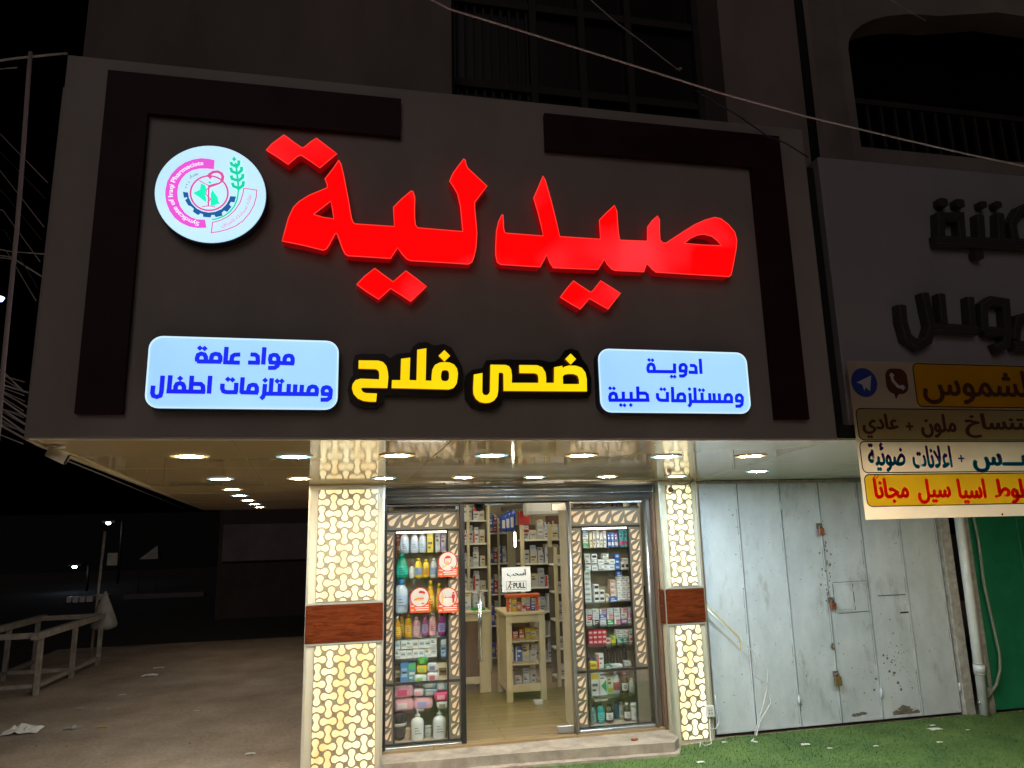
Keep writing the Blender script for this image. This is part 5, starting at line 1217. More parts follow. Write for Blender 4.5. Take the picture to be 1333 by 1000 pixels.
rack('low rack of mixed boxes near the right wall of the pharmacy', 2.30, 2.90, 5.35, 5.65, 5, 1.72, 6, .04, 'right', .18, [4, 2, 7, 2, 5, 2])
rack('narrow rack of dark boxes between the two back racks', 1.74, 2.08, 6.9, 7.15, 5, 2.1, 4, .03, 'middle', .26, [6, 0, 6, 4])
# things on top and on the wall
def blk(x0, x1, y0, y1, z0, z1, c, name, lab, cat, bv=.006):
    b = MB(); b.bbox(x0, x1, y0, y1, z0, z1, bv); return tag(b.build(name, pm(c)), lab, cat)
ac_ = thing('air_conditioner', 'white wall air conditioner high inside the pharmacy', 'air conditioner', (2.25, 6.0, 2.1))
p0 = atY(683, 672, 6.0); p1 = atY(712, 648, 6.0)
b = MB(); b.bbox(p0.x, p1.x + .22, 5.9, 6.1, p0.z, p1.z, .02); b.build('casing', M['white'], ac_)
b = MB(); b.box(p0.x + .02, p1.x + .20, 5.885, 5.899, p0.z + .02, p0.z + .06); b.build('louvre', pm(GRY), ac_)
b = MB(); b.box(p0.x + .1, p0.x + .16, 6.101, 8.1, p1.z - .12, p1.z - .06); b.build('mount', M['alu'], ac_)
p0 = atY(653, 692, 6.6); p1 = atY(669, 664, 6.6)
for k in range(3):
    x = p0.x + (p1.x - p0.x) * (k + .5) / 3
    pack((x, 6.62, 2.29 if False else p0.z), .085, .12, (p1.z - p0.z) * (.8 + .1 * k), (0.03, 0.08, 0.42), WHT, f'blue and white bag, {ORD[k]} from left, hanging high inside the pharmacy', 'blue bags inside the pharmacy', 'hanging_bag', 'bag', 20 + k)
p0 = atY(676, 684, 6.5); p1 = atY(690, 665, 6.5); blk(p0.x, p1.x, 6.5, 6.6, 2.001, p1.z, (0.5, 0.05, 0.05), 'tall_carton', 'red and yellow carton on top of the back rack', 'box')
p0 = atY(711, 681, 6.5); p1 = atY(728, 668, 6.5); blk(p0.x, p1.x, 6.5, 6.52, 2.001, p1.z + .03, (0.06, 0.02, 0.012), 'picture_board', 'dark picture board leaning on top of the back rack', 'picture', .002)
p0 = atY(617, 690, 6.55); p1 = atY(648, 672, 6.55)
for k in range(2): carton((p0.x + .12 + .2 * k, 6.65, 2.281), .19, .15, .13, (0.35, 0.48, 0.62), WHT, f'{["left", "right"][k]} pale blue carton on top of the left rack', 'boxes on shelves inside the pharmacy', 2)
b = MB(); p = atY(670.5, 705, 6.2); b.tube([(p.x, 6.2, p.z - .07), (p.x, 6.2, p.z + .12)], .012); tag(b.build('glowing_streak', M['tube']), 'slim upright white streak, built as a glowing tube inside the pharmacy', 'tube light')  # white streak modelled as a glowing tube
# camera dome behind the glass above the door
cm = thing('dome_camera', 'small dark dome camera under the shutter box inside the glass', 'camera', (0, 0, 0)); p = atY(624, 660, 3.70); cm.location = (p.x, 3.70, p.z)
b = MB(); b.lathe([(.0, .05), (.05, .05), (.055, .02), (.05, 0), (.03, -.035), (.0, -.045)], tuple(cm.location), 1, 16); b.build('dome', M['black'], cm)
b = MB(); b.tube([(p.x, 3.70, p.z + .051), (p.x, 3.70, 2.28)], .01); b.build('bracket', M['white'], cm)

# ------------------------------------------------------------------ grey folding shutter of the closed shop
YS = 3.39
K_ = (830, 600, 2.501)
fsh = thing('folding_shutter', 'pale grey folding steel shutter doors, scuffed and padlocked, right of the lattice pillar', 'shutter', (4.6, YS, 0))
ex = [3.285, 3.712, 4.187, 4.63, 5.092, 5.552, 6.0]
leaves = []
for i in range(6):
    b = MB(); a, c = ex[i] + .006, ex[i + 1] - .006
    b.bbox(a, c, YS + .012, YS + .026, 0.03, 2.362, .002)
    for x in (a + .0005, c - .0165): b.bbox(x, x + .016, YS + .0082, YS + .0119, 0.034, 2.358, .001)
    b.bbox(a + .017, c - .017, YS + .008, YS + .0119, 2.325, 2.358, .001); b.bbox(a + .017, c - .017, YS + .008, YS + .0119, 0.034, 0.06, .001)
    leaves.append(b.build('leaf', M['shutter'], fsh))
def hinge(px, py, leaf):
    p = atY(px, py, YS - .006); b = MB(); b.tube([(p.x, YS - .004, p.z - .045), (p.x, YS - .004, p.z + .045)], .011)
    b.bbox(p.x - .022, p.x + .022, YS - .001, YS + .0018, p.z - .03, p.z + .03, .0005)
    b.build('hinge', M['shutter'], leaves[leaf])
for px, py, l in ((1017, 659, 1), (1041, 911, 1), (1148, 903, 4), (906, 668, 0), (1197, 650, 4), (1250, 895, 5)): hinge(px, py, l)
b = MB(); b.box(3.27, 6.02, YS + .002, YS + .06, 2.364, 2.392); b.build('lintel', M['grey_plaster'], fsh)
# hatch with its own small frame
q = [atY(830 + x / 2.501, 600 + y / 2.501, YS) for x, y in ((632, 402), (752, 488), (708, 484))]
b = MB(); x0, x1, z1, z0 = q[0].x + .03, q[2].x, q[0].z - .01, q[1].z + .02
b.bbox(x0, x1, YS + .004, YS + .0119, z0, z1, .002); b.bbox(x1 - .012, x1 + .012, YS - .002, YS + .0035, z0 + .03, z0 + .07); b.bbox(x1 - .012, x1 + .012, YS - .002, YS + .0035, z1 - .07, z1 - .03)
b.box(x0 - .01, 5.062, YS + .007, YS + .0118, z1 + .006, z1 + .016); b.box(x0 - .01, 5.062, YS + .005, YS + .0118, z0 - .02, z0 - .008)
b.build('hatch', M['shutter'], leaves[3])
b = MB(); b.stroke([(x0 - .012, z0 - .012), (x1 + .012, z0 - .012), (x1 + .012, z1 + .012), (x0 - .012, z1 + .012)], .007, YS + .0108, .0008, 0, True); b.stroke([(x0 - .012, z1 + .024), (5.075, z1 + .03)], .005, YS + .0106, .0008); b.stroke([(x0 + .02, z0 - .034), (5.07, z0 - .026)], .006, YS + .0104, .0008)
struct(b.build('hatch_gap', M['chip'], leaves[3]), 'stuff')
p = atY(830 + 785 / 2.501, 600 + 440 / 2.501, YS); r_ = atY(830 + 875 / 2.501, 600 + 436 / 2.501, YS)
b = MB(); b.box(p.x, r_.x, YS + .009, YS + .0118, p.z - .004, p.z + .004); b.box(r_.x - .09, r_.x, YS + .003, YS + .0118, p.z - .18, p.z - .168)
b.build('slot', M['dark_alu'], leaves[4])
# flaked paint and spatter
rn = random.Random(9)
def blotch(b, cx, cz, rx, rz, n=14, yf=YS + .0115):
    pts = []
    for k in range(n):
        a = 2 * math.pi * k / n; q = rn.uniform(.6, 1.15); pts.append((cx + rx * q * math.cos(a), cz + rz * q * math.sin(a)))
    b.poly(pts, yf, yf + .0004, back=False)
def chips(leaf, lst):
    b = MB()
    for k, (px, py, rx, rz) in enumerate(lst):
        p = atY(px, py, YS + .0115); blotch(b, p.x, p.z, rx * .0073, rz * .0073, 18 if rx > 6 else 9, YS + .0114 - .00002 * (k % 20))
    struct(b.build('flaked_paint', M['chip'], leaves[leaf]), 'stuff')
sp = [(1168 + rn.gauss(0, 14), 868 + rn.gauss(0, 26), s_, s_) for s_ in [rn.uniform(.35, 1.3) for _ in range(60)]]
big = [(1140, 884, 2.2, 2), (1138, 898, 2.2, 2), (1158, 874, 2.4, 2.2), (1164, 876, 2.6, 2.2), (1155, 857, 2, 1.8), (1150, 853, 1.6, 2), (1160, 862, 1.7, 1.2), (1169, 889, 2.6, 2), (1173, 898, 2, 2.6), (1148, 875, 1.5, 1.2)]
xa, xb = [atY(px, 870, YS).x for px in (0, 1)][:2], None
def leaf_of(px, py):
    x = atY(px, py, YS).x
    for i in range(6):
        if ex[i] + .03 < x < ex[i + 1] - .03: return i
    return None
byleaf = {}
for it in sp + big + [(1178, 924, 13, 6.5), (1192, 928, 9, 5), (1168, 929, 8, 5), (1114, 931, 9, 2.4), (1124, 929, 6, 2.6), (1092, 838, 1.2, 1.2), (1070, 798, 1, 1), (1016, 640, .8, .8), (966, 878, 1, 1), (955, 905, .9, .9), (930, 880, .8, .8), (962, 808, .7, .7), (1000, 702, .6, .6), (1050, 880, 1, 1), (1125, 902, 1.1, 1.1), (1110, 870, .8, .8)]:
    l = leaf_of(it[0], it[1])
    if l is not None: byleaf.setdefault(l, []).append(it)
for l, lst in byleaf.items(): chips(l, lst)
# grime streak beside the top lock
b = MB()
for k in range(26):
    p = atY(1072 + rn.gauss(3, 4), 705 + k * 3.1 + rn.gauss(0, 3), YS); blotch(b, p.x, p.z, rn.uniform(.004, .011), rn.uniform(.006, .02), 8, YS + .0016 - .00003 * k)
struct(b.build('grime_streak', M['chip'], leaves[2]), 'stuff')
for i in range(6):                                # rust and dirt caught along the seams
    b = MB()
    for x in (ex[i] + .022, ex[i + 1] - .023):
        z = .06
        while z < 2.3:
            h = rn.uniform(.02, .16)
            if rn.random() < .62:
                w = rn.uniform(.0015, .005); b.poly([(x - w, z), (x + w * .4, z + .002), (x + w * rn.uniform(.3, 1), z + h * .5), (x + w * .3, z + h), (x - w * .6, z + h)], YS + .0113, YS + .0117, back=False)
            z += h
    struct(b.build('seam_rust', M['chip'], leaves[i]), 'stuff')
# padlocks and hasps
def padlock(px, py, w, h, m, label):
    p = atY(px, py, YS - .03); t = thing('padlock', label, 'padlock', (p.x, YS - .03, p.z), 'padlocks on the grey shutter')
    b = MB(); b.bbox(p.x - w / 2, p.x + w / 2, YS - .045, YS - .017, p.z - h / 2, p.z + h / 2, .005); b.build('body', M[m], t)
    b = MB(); zt = p.z + h / 2
    b.tube([(p.x + w * .3 * math.cos(math.pi * (1 - k / 8)), YS - .031, zt + h * .12 + w * .3 * math.sin(math.pi * k / 8)) for k in range(9)] , .0055)
    for s_ in (-1, 1): b.tube([(p.x + s_ * w * .3, YS - .031, zt), (p.x + s_ * w * .3, YS - .031, zt + h * .12)], .0055)
    b.build('shackle', M['steel'], t)
    b = MB(); b.bbox(p.x - .03, p.x + .03, YS - .012, YS + .001, zt - .005, zt + .05, .003); b.tube([(p.x, YS - .05, zt + .03), (p.x, YS - .01, zt + .03)], .007); b.build('hasp', M['chip'], t)
padlock(1069, 692, .062, .066, 'copper', 'rusty red padlock high on the grey shutter')
padlock(1084.5, 789, .062, .062, 'copper', 'copper coloured padlock in the middle of the shutter beside the hatch')
padlock(1091, 887, .075, .085, 'brass', 'large brass padlock low on the grey shutter')
b = MB(); p = atY(1085, 842, YS - .01)
for k in range(4): b.lathe([(.0, 0), (.014, .004), (.016, .014), (.006, .022)], (p.x + rn.uniform(-.02, .02), YS - .006, p.z + k * .014 - .03), .5, 8)
b.build('broken_lock', M['chip'], leaves[3])

# plaster pier, pipes, green shutter, hose
b = MB(); b.bbox(6.012, 6.13, 3.36, 3.50, 0, 2.60, .006); tag(b.build('plaster_pier', M['grey_plaster']), 'narrow worn plaster pier between grey shutter and white drain pipe', 'pier')
dp = thing('drain_pipe', 'white plastic drain pipe with collar beside the green shutter', 'pipe', (6.15, 3.30, 0))
b = MB(); b.tube([(6.165, 3.29, 0.02), (6.19, 3.30, 1.0), (6.215, 3.305, 2.7)], .046, seg=14); b.build('pipe_run', M['galv'], dp)
b = MB(); p = atY(1266, 872, 3.25)
for dz in (-.055, .045): b.tube([(6.178, 3.295, p.z + dz - .008), (6.178, 3.295, p.z + dz + .008)], .053, seg=14, mi=1)
b.tube([(6.177, 3.295, p.z - .045), (6.180, 3.295, p.z + .035)], .054, seg=14); b.build('collar', [M['galv'], M['bag_grey']], dp)
gs = thing('green_shutter', 'dark green steel shop front right of the white drain pipe', 'shutter', (7.5, 3.38, 0))
b = MB(); b.bbox(6.36, 9.8, 3.36, 3.42, 0.03, 2.75, .004)
for x in (6.36, 6.98, 7.6, 8.22): b.bbox(x, x + .03, 3.35, 3.3595, .04, 2.74, .002)
b.build('door_sheet', M['green'], gs)
b = MB(); b.bbox(6.27, 6.352, 3.34, 3.44, 0.0, 2.75, .004); b.build('frame', M['grey_plaster'], gs)
b = MB(); p = atY(1283, 882, 3.34); b.bbox(p.x - .012, p.x + .012, 3.325, 3.349, p.z - .09, p.z + .09, .004); b.build('handle', M['green'], gs)
b = MB(); P3 = [(1268, 676), (1274, 705), (1281, 760), (1292, 810), (1301, 850), (1302, 872), (1297, 892), (1287, 906), (1277, 914)]
path = [atY(x, y, 3.30) for x, y in P3]
b.tube([(p.x, p.y, p.z) for p in [Vector((path[0].x - .02, 3.30, 2.65))] + path], .014); tag(b.build('hose', M['hose']), 'grey green hose hanging in a loop on the green shutter', 'hose')
b = MB(); p = atY(1277, 914, 3.30); b.tube([(p.x, 3.30, p.z), (p.x + .03, 3.30, p.z - .03), (p.x + .035, 3.30, .03)], .016); b.tube([(p.x - .03, 3.30, p.z - .005), (p.x + .05, 3.30, p.z - .005)], .02)
tag(b.build('water_tap', M['steel']), 'short grey water pipe with tap under the hose', 'tap')

# ------------------------------------------------------------------ neighbour's signboard and hanging banner
ns = thing('signboard', 'unlit grey neighbour signboard with black raised Arabic letters', 'signboard', (4.5, 0.1, 2.42))
b = MB(); b.bbox(2.478, 7.4, 0.012, 0.12, 2.42, 3.993, .005); b.build('cladding', M['neigh'], ns)
b = MB(); b.box(2.412, 2.477, 0.06, 0.12, 2.45, 3.95); b.bbox(2.40, 2.50, 0.005, 0.0115, 2.40, 2.47, .001); b.build('bracket', M['far_dark'], ns)
K5 = (1050, 190, 3.449)
def nst(b, pts, w, y=-0.035, closed=False, k=[0]):
    k[0] += 1
    b.stroke(onY(cr(K5, *pts), y), w, y - .0002 * (k[0] % 15), .045, 0, closed)
    b.stroke(onY(cr(K5, *pts), y), w * .62, y - .004 - .0002 * (k[0] % 15), .002, 1, closed)
    b.stroke(onY(cr(K5, *pts), y), w * .50, y - .0085 - .0002 * (k[0] % 15), .004, 0, closed)
b = MB()
nst(b, [(428, 715), (434, 790), (455, 860), (500, 893), (545, 870), (562, 810), (530, 660)], .055)
nst(b, [(560, 815), (770, 828)], .055); nst(b, [(605, 665), (618, 800)], .05); nst(b, [(735, 680), (745, 815)], .05)
nst(b, [(800, 830), (795, 720), (830, 695), (895, 705), (905, 830)], .055); nst(b, [(800, 830), (905, 838), (895, 890), (850, 910)], .055)
nst(b, [(940, 870), (950, 780), (1010, 765), (1060, 800), (1060, 880)], .055); nst(b, [(930, 895), (1300, 915)], .055); nst(b, [(1150, 720), (1160, 890)], .05); nst(b, [(1250, 700), (1262, 900)], .05)
b.build('raised_lettering', [M['letter_black'], M['letter_rim']], ns)
b = MB()
nst(b, [(605, 425), (600, 320), (690, 318), (698, 425)], .055); nst(b, [(578, 425), (1290, 452)], .062); nst(b, [(778, 312), (785, 425)], .055); nst(b, [(868, 305), (872, 425)], .055)
nst(b, [(940, 425), (925, 350), (960, 290), (1060, 245)], .055); nst(b, [(1120, 440), (1125, 350), (1200, 345), (1215, 450)], .05)
for q, r_ in (((615, 252), .03), ((690, 256), .03), ((795, 262), .024), ((862, 262), .024), ((776, 488), .030)):
    (cx_, cz_), = onY(cr(K5, q), -.035); b.poly(rrect(cx_ - r_, cx_ + r_, cz_ - r_ * .8, cz_ + r_ * .8, .01, 3), -.0352, .01)
b.build('raised_lettering', [M['letter_black'], M['letter_rim']], ns)

YBN = -0.045
bnr = thing('hanging_banner', 'printed vinyl banner with bands of Arabic lettering hanging below the grey neighbour signboard', 'banner', (4.4, YBN, 1.99))
b = MB()                                         # a gently buckled sheet
nx, nz = 40, 10; bx0, bx1, bz0, bz1 = 2.462, 6.4, 1.985, 2.80
def bw(x, z): return 0.0
for j in range(nz + 1):
    for i in range(nx + 1):
        x = bx0 + (bx1 - bx0) * i / nx; z = bz0 + (bz1 - bz0) * j / nz
        b.v.append((x, YBN, z))
for j in range(nz):
    for i in range(nx): b.f.append((j * (nx + 1) + i, j * (nx + 1) + i + 1, (j + 1) * (nx + 1) + i + 1, (j + 1) * (nx + 1) + i)); b.m.append(0); b.sm.append(True)
M['bn_white'] = banner_mat('banner_white', (0.84, 0.70, 0.54), 0.72, (0.87, 0.75, 0.60)); M['bn_yel'] = banner_mat('banner_yellow', (0.98, 0.66, 0.03), 0.88); M['bn_ink'] = banner_mat('banner_ink', (0.02, 0.015, 0.02), 0.3)
M['bn_red'] = banner_mat('banner_red', (0.98, 0.05, 0.03), 0.92); M['bn_brown'] = banner_mat('banner_brown', (0.13, 0.05, 0.03), 0.4); M['bn_olive'] = banner_mat('banner_olive', (0.42, 0.34, 0.17), 0.5)
M['bn_blue'] = banner_mat('banner_blue', (0.05, 0.09, 0.42), 0.5); M['bn_pale'] = banner_mat('banner_pale', (0.72, 0.72, 0.75), 0.5)
sh_ = b.build('vinyl_sheet', M['bn_white'], bnr)
K6 = (1080, 450, 4.166)
def bp(x, y, yy): return onY(cr(K6, (x, y)), yy)[0]
BY = YBN - 0.002
def band(x, y0, y1, m, xr=2600, r=.04):
    a = bp(x, y0, BY); c = bp(x, y1, BY); xl_ = a[0]; xr_ = 6.2
    b = MB(); rr = rrect(xl_, xr_, c[1], a[1], min(r, (a[1] - c[1]) / 2 - .002), 6)
    if m: b.poly(rr, BY, BY + .0008, 0, back=False)
    b.stroke(rr, .0052, BY - .0010, .0004, 1, True)
    return b.build('print_band', [M[m] if m else M['bn_ink'], M['bn_ink']], sh_), c[1], a[1]
def words(par, m, lst, yoff=.0022, bold=.03):
    for txt, xa, xb, ya, yb in lst:
        b = MB()
        a = bp(xa, ya, BY); c = bp(xb, yb, BY)
        if txt == '+':
            mx, mz = (a[0] + c[0]) / 2, (a[1] + c[1]) / 2; r_ = abs(c[0] - a[0]) / 2
            b.stroke([(mx - r_, mz), (mx + r_, mz)], r_ * .5, BY - yoff, .0003); b.stroke([(mx, mz - r_), (mx, mz + r_)], r_ * .5, BY - yoff - .0002, .0003)
        else: put_text(b, txt, a[0], c[0], c[1], a[1], BY - yoff, 0, bold, True)
        b.build('lettering', m, par)
o1, _, _ = band(447, 97, 330, 'bn_yel', r=.03); words(o1, M['bn_brown'], [('الشموس', 490, 1120, 125, 322)], bold=.05)
o2, _, _ = band(140, 341, 512, 'bn_olive', r=.03); words(o2, M['bn_brown'], [('عادي', 172, 378, 370, 500), ('+', 408, 455, 415, 462), ('ملون', 487, 690, 372, 498), ('استنساخ', 725, 1190, 368, 500)], bold=.08)
o3, z30, z31 = band(160, 520, 690, None, r=.03)
zt_ = bp(300, 540, BY)[1]; zb_ = bp(300, 675, BY)[1]
M['bn_grad'] = banner_mat('banner_gradient_print', (0.0, 0.30, 0.50), 0.7, (0.10, 0.02, 0.24), (zb_ - 1.99, zt_ - 1.99))
words(o3, M['bn_grad'], [('ضوئية', 200, 415, 530, 682), ('اعلانات', 440, 665, 545, 662), ('فلكـــس', 765, 1260, 540, 680)], bold=.09)
words(o3, M['bn_blue'], [('+', 692, 732, 590, 635)])
o4, _, _ = band(185, 700, 874, 'bn_yel', r=.03); words(o4, M['bn_red'], [('مجانا', 235, 432, 722, 850), ('سيل', 470, 660, 725, 852), ('اسيا', 688, 852, 725, 852), ('خطوط', 885, 1170, 725, 852)], bold=.10)
b = MB()
for q in (0, 16): b.stroke([bp(232 + q, 722, BY), bp(248 + q, 705, BY)], .006, BY - .0024, .0003)
b.build('lettering', M['bn_red'], o4)
# two messenger badges printed on the banner
b = MB(); c_ = bp(188, 200, BY); b.poly(circle(c_[0], c_[1], .077, 32), BY, BY + .0008, 0, back=False)
b.poly([(c_[0] - .045, c_[1] + .0), (c_[0] + .045, c_[1] + .038), (c_[0] + .028, c_[1] - .045), (c_[0] + .004, c_[1] - .026), (c_[0] - .006, c_[1] - .044), (c_[0] - .014, c_[1] - .012)], BY - .0012, BY, 1, back=False)
b.build('round_badge', [M['bn_blue'], M['bn_pale']], sh_)
b = MB(); c_ = bp(365, 195, BY); b.poly(rrect(c_[0] - .066, c_[0] + .066, c_[1] - .066, c_[1] + .07, .045, 6), BY, BY + .0008, 0, back=False)
b.poly([(c_[0] - .03, c_[1] - .05), (c_[0] - .02, c_[1] - .095), (c_[0] + .01, c_[1] - .055)], BY - .0005, BY, 0, back=False)
b.stroke([(c_[0] - .03, c_[1] + .038), (c_[0] - .025, c_[1] + .005), (c_[0] + .0, c_[1] - .025), (c_[0] + .033, c_[1] - .034)], .017, BY - .0012, .0003, 1)
b.stroke([(c_[0] - .036, c_[1] + .04), (c_[0] - .018, c_[1] + .026)], .022, BY - .0014, .0003, 1); b.stroke([(c_[0] + .022, c_[1] - .022), (c_[0] + .038, c_[1] - .04)], .022, BY - .0016, .0003, 1)
b.build('phone_badge', [M['bn_brown'], M['bn_pale']], sh_)
b = MB(); c_ = bp(937, 915, BY); b.poly(circle(c_[0], c_[1], .006, 10), BY, BY + .0008, back=False); b.build('rivet', M['black'], sh_)

# neighbour's upper storey: arched balcony opening with railing
nbld = thing('neighbour_building', 'dark neighbour building with arched balcony and railing, upper right', 'building', (5, 0.5, 4.0))
b = MB()
arch = [(3.06, 4.30)] + [(3.06, 5.0)] + [(3.06 + .75 * (1 - math.cos(math.pi / 2 * k / 8)), 5.0 + .35 * math.sin(math.pi / 2 * k / 8)) for k in range(1, 9)] + [(4.3, 5.45), (8.0, 5.45), (8.0, 4.30)]
b.poly([[(2.80, 3.9), (8.6, 3.9), (8.6, 7.5), (2.80, 7.5)], arch], 0.35, 0.55); b.build('wall', M['upper2'], nbld)
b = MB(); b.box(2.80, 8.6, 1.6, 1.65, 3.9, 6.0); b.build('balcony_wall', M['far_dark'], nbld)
b = MB(); b.box(3.07, 7.9, .42, .46, 4.66, 4.70)
for k in range(46): b.box(3.10 + k * .105, 3.12 + k * .105, .43, .45, 4.30, 4.66)
b.build('railing', M['darkframe'], nbld)
b = MB(); b.tube([(2.72, .38, 4.0), (2.745, .38, 7.5)], .045); tag(b.build('down_pipe', M['far_dark']), 'dark down pipe in the gap between the two buildings', 'pipe')

# ------------------------------------------------------------------ cables
def cable(name, label, pts, r, m, cat='cable', group=None, seg=6, sag=0.0):
    b = MB(); P = [Vector(p) for p in pts]
    if sag:
        a, c = P[0], P[-1]; P = [a.lerp(c, k / 14) - Vector((0, 0, sag * 4 * (k / 14) * (1 - k / 14))) for k in range(15)]
    b.tube([tuple(p) for p in P], r, 0, seg); return tag(b.build(name, M[m]), label, cat, group)
cable('overhead_cable', 'long pale cable slanting down across the facade from top centre to right', [atY(x, y, -0.45 if x > 600 else -.45) for x, y in ((520, -22), (585, 12), (700, 47), (820, 84), (940, 122), (1050, 152), (1160, 178), (1260, 201), (1345, 219), (1420, 232))], .0042, 'wire_pale')
cable('overhead_cable', 'thin dark cable slanting from the window down over the signboard corner', [atY(x, y, -0.10) for x, y in ((905, 118), (960, 150), (1000, 178), (1022, 186), (1052, 205))], .004, 'wire_dark')
cable('hanging_string', 'reddish frayed string hanging down in front of the dark window', [atY(x, y, 0.25) for x, y in ((755, -12), (800, 28), (840, 58), (868, 80), (884, 92))], .0045, 'wire')
b = MB(); p = atY(882, 90, .25)
for k in range(6): b.tube([(p.x, p.y, p.z), (p.x + rn.uniform(-.02, .03), p.y, p.z + rn.uniform(-.03, .015))], .004)
tag(b.build('string_knot', M['wire']), 'frayed knot at the end of the reddish string', 'knot')
cable('overhead_cable', 'short pale cable high at the top right corner', [atY(x, y, 0.1) for x, y in ((1150, -6), (1175, 10), (1205, 27))], .0035, 'wire')
cable('standing_cable', 'thick upright purplish cable at the far left edge', [atY(x, y, -0.3) for x, y in ((40, 68), (37, 100), (30, 200), (22, 300), (12, 400), (5, 470), (-2, 560))] + [Vector((atY(-2, 560, -.3).x - .05, -.3, 0.0))], .008, 'wire')
cable('overhead_cable', 'pale cable running level to the top left corner of the signboard', [atY(x, y, 0.05) for x, y in ((-8, 80), (20, 76), (60, 72), (88, 69.5))], .005, 'wire_pale')
lw = [((-10, 497), (36, 511)), ((3, 483), (31, 510)), ((-5, 515), (34, 542)), ((-5, 527), (34, 553)), ((-5, 536), (34, 564)), ((0, 508), (36, 530)), ((18, 328), (60, 331)), ((16, 335), (56, 361)), ((19, 338), (54, 360)), ((-8, 548), (33, 571)), ((0, 90), (22, 88))]
rn = random.Random(4)
for k in range(14):
    y0 = 488 + k * 6 + rn.uniform(-4, 4); cable('bundle_wire', f'thin dim wire in the sagging bundle left of the signboard, {k + 1} down from its top', [(-9.0, 4.2, 5.0 - k * .05), atY(-12, y0 - rn.uniform(0, 14), 1.6), atY(33 - rn.uniform(0, 3), y0 + 14 + rn.uniform(-4, 6), .36)], .0028, 'wire', 'wire', 'wires tied to the left side of the signboard', 5)
for k in range(7):
    x0 = 8 + k * 2; y0 = 170 + k * 26; cable('slack_wire', f'faint slack wire beside the upright cable, {k + 1} down from the top left corner', [(-9.0, 4.2, 6.4 - k * .1), atY(x0 - 12, y0, 1.5), atY(62 - k * 2.5, y0 + 70 + rn.uniform(-12, 12), .36)], .0024, 'wire_dark' if k % 2 else 'wire', 'wire', 'slack wires at the left edge', 5)
for k, (a, c) in enumerate(lw):
    cable('side_wire', f'thin pale wire, {ORD[k] if k < 10 else "eleventh"} of the bundle tied to the left side of the signboard', [(-9.0, 4.2, 5.8 - k * .07), atY(*a, 1.4), atY(*c, 0.33)], .0042 if k < 6 else .003, 'wire_pale', 'wire', 'wires tied to the left side of the signboard', 5)

up_ = thing('utility_pole', 'dark utility pole holding the wire bundle beyond the left edge', 'pole', (-9.0, 4.25, 0))
b = MB(); b.tube([(-9.0, 4.28, 0), (-9.0, 4.28, 7.2)], [.13, .09], seg=12); b.build('pole', M['bark'], up_)
b = MB(); b.bbox(-9.6, -8.4, 4.20, 4.28, 6.5, 6.6); b.build('cross_arm', M['bark'], up_)
# ------------------------------------------------------------------ security cameras, socket and loose wires
sc_ = thing('security_camera', 'white bullet security camera under the left corner of the canopy', 'camera', (0, 0, 0))
p = atY(76, 592, 0.25); sc_.location = (p.x, .25, ZB)
b = MB(); b.tube([(p.x - .035, .23, p.z + .012), (p.x + .035, .245, p.z - .02)], [.022, .026], seg=14); b.build('housing', M['white'], sc_)
b = MB(); b.tube([(p.x + .0355, .245, p.z - .0205), (p.x + .042, .247, p.z - .0235)], .023, seg=14); b.build('lens', M['black'], sc_)
b = MB(); b.tube([(p.x - .02, .235, p.z + .03), (p.x - .01, .25, ZB - .001)], .011); b.lathe([(.035, -.012), (.035, -.001)], (p.x - .01, .25, ZB)); b.build('mount', M['white'], sc_)
cable('camera_cable', 'cable trailing from the white security camera along the canopy edge', [atZ(x, y, ZB - .03) for x, y in ((88, 600), (130, 617), (190, 642), (240, 662))], .004, 'wire_dark')
dc = thing('small_camera', 'small brown camera hanging at the top of the right lattice pillar', 'camera', (0, 0, 0))
p = atY(873, 637.5, 3.24); dc.location = (p.x, 3.24, p.z)
b = MB(); b.lathe([(.0, -.026), (.018, -.022), (.026, 0), (.018, .022), (.0, .026)], (p.x, 3.24, p.z), 1, 12); b.build('body', pm((0.10, .03, .015)), dc)
b = MB(); b.tube([(p.x, 3.24, p.z + .02), (p.x + .004, 3.24, ZB - .001)], .006); b.build('stem', M['white'], dc)
for k, pts in enumerate((((878, 629), (888, 632), (896, 629), (903, 626)), ((890, 631), (896, 634), (902, 624)))):
    cable('loose_wire', ['thin wire', 'short curled wire'][k] + ' looping beside the small brown camera', [atY(x, y, 3.26) for x, y in pts], .003, 'wire_dark')
p0, p1 = atY(919, 919, 3.30), atY(929, 933, 3.30)
sk = thing('wall_socket', 'white double socket box on the foot of the right lattice pillar', 'socket', (p0.x, 3.30, p1.z))
b = MB(); b.bbox(p0.x, p1.x + .006, 3.285, 3.3235, p1.z, p0.z, .004); b.build('box', M['white'], sk)
b = MB()
for u_ in (.3, .7):
    for v_ in (.35, .62): b.box(p0.x + u_ * (p1.x - p0.x) - .004, p0.x + u_ * (p1.x - p0.x) + .004, 3.2835, 3.2848, p1.z + v_ * (p0.z - p1.z) - .006, p1.z + v_ * (p0.z - p1.z) + .006)
b.build('holes', M['black'], sk)
cable('socket_cable', 'white cable looping from the socket box beside the shutter', [atY(x, y, 3.30) for x, y in ((931, 905), (932, 915), (936, 930), (936, 942), (931, 949), (924, 948))], .004, 'wire_pale')
cable('loose_wire', 'pale wire ends curled on the turf below the socket box', [atY(924, 933, 3.30), atY(924, 950, 3.30), atZ(926, 968, .03), atZ(918, 971, .02), atZ(912, 966, .03), atZ(911, 972, .02)], .004, 'wire_pale')
cable('yellow_string', 'yellow string slanting from the right pillar across the shutter', [atY(x, y, 3.32) for x, y in ((919, 788), (935, 803), (950, 818), (962, 829), (964, 840), (964, 846))], .0045, 'st_yel' if 'st_yel' in M else 'brass')
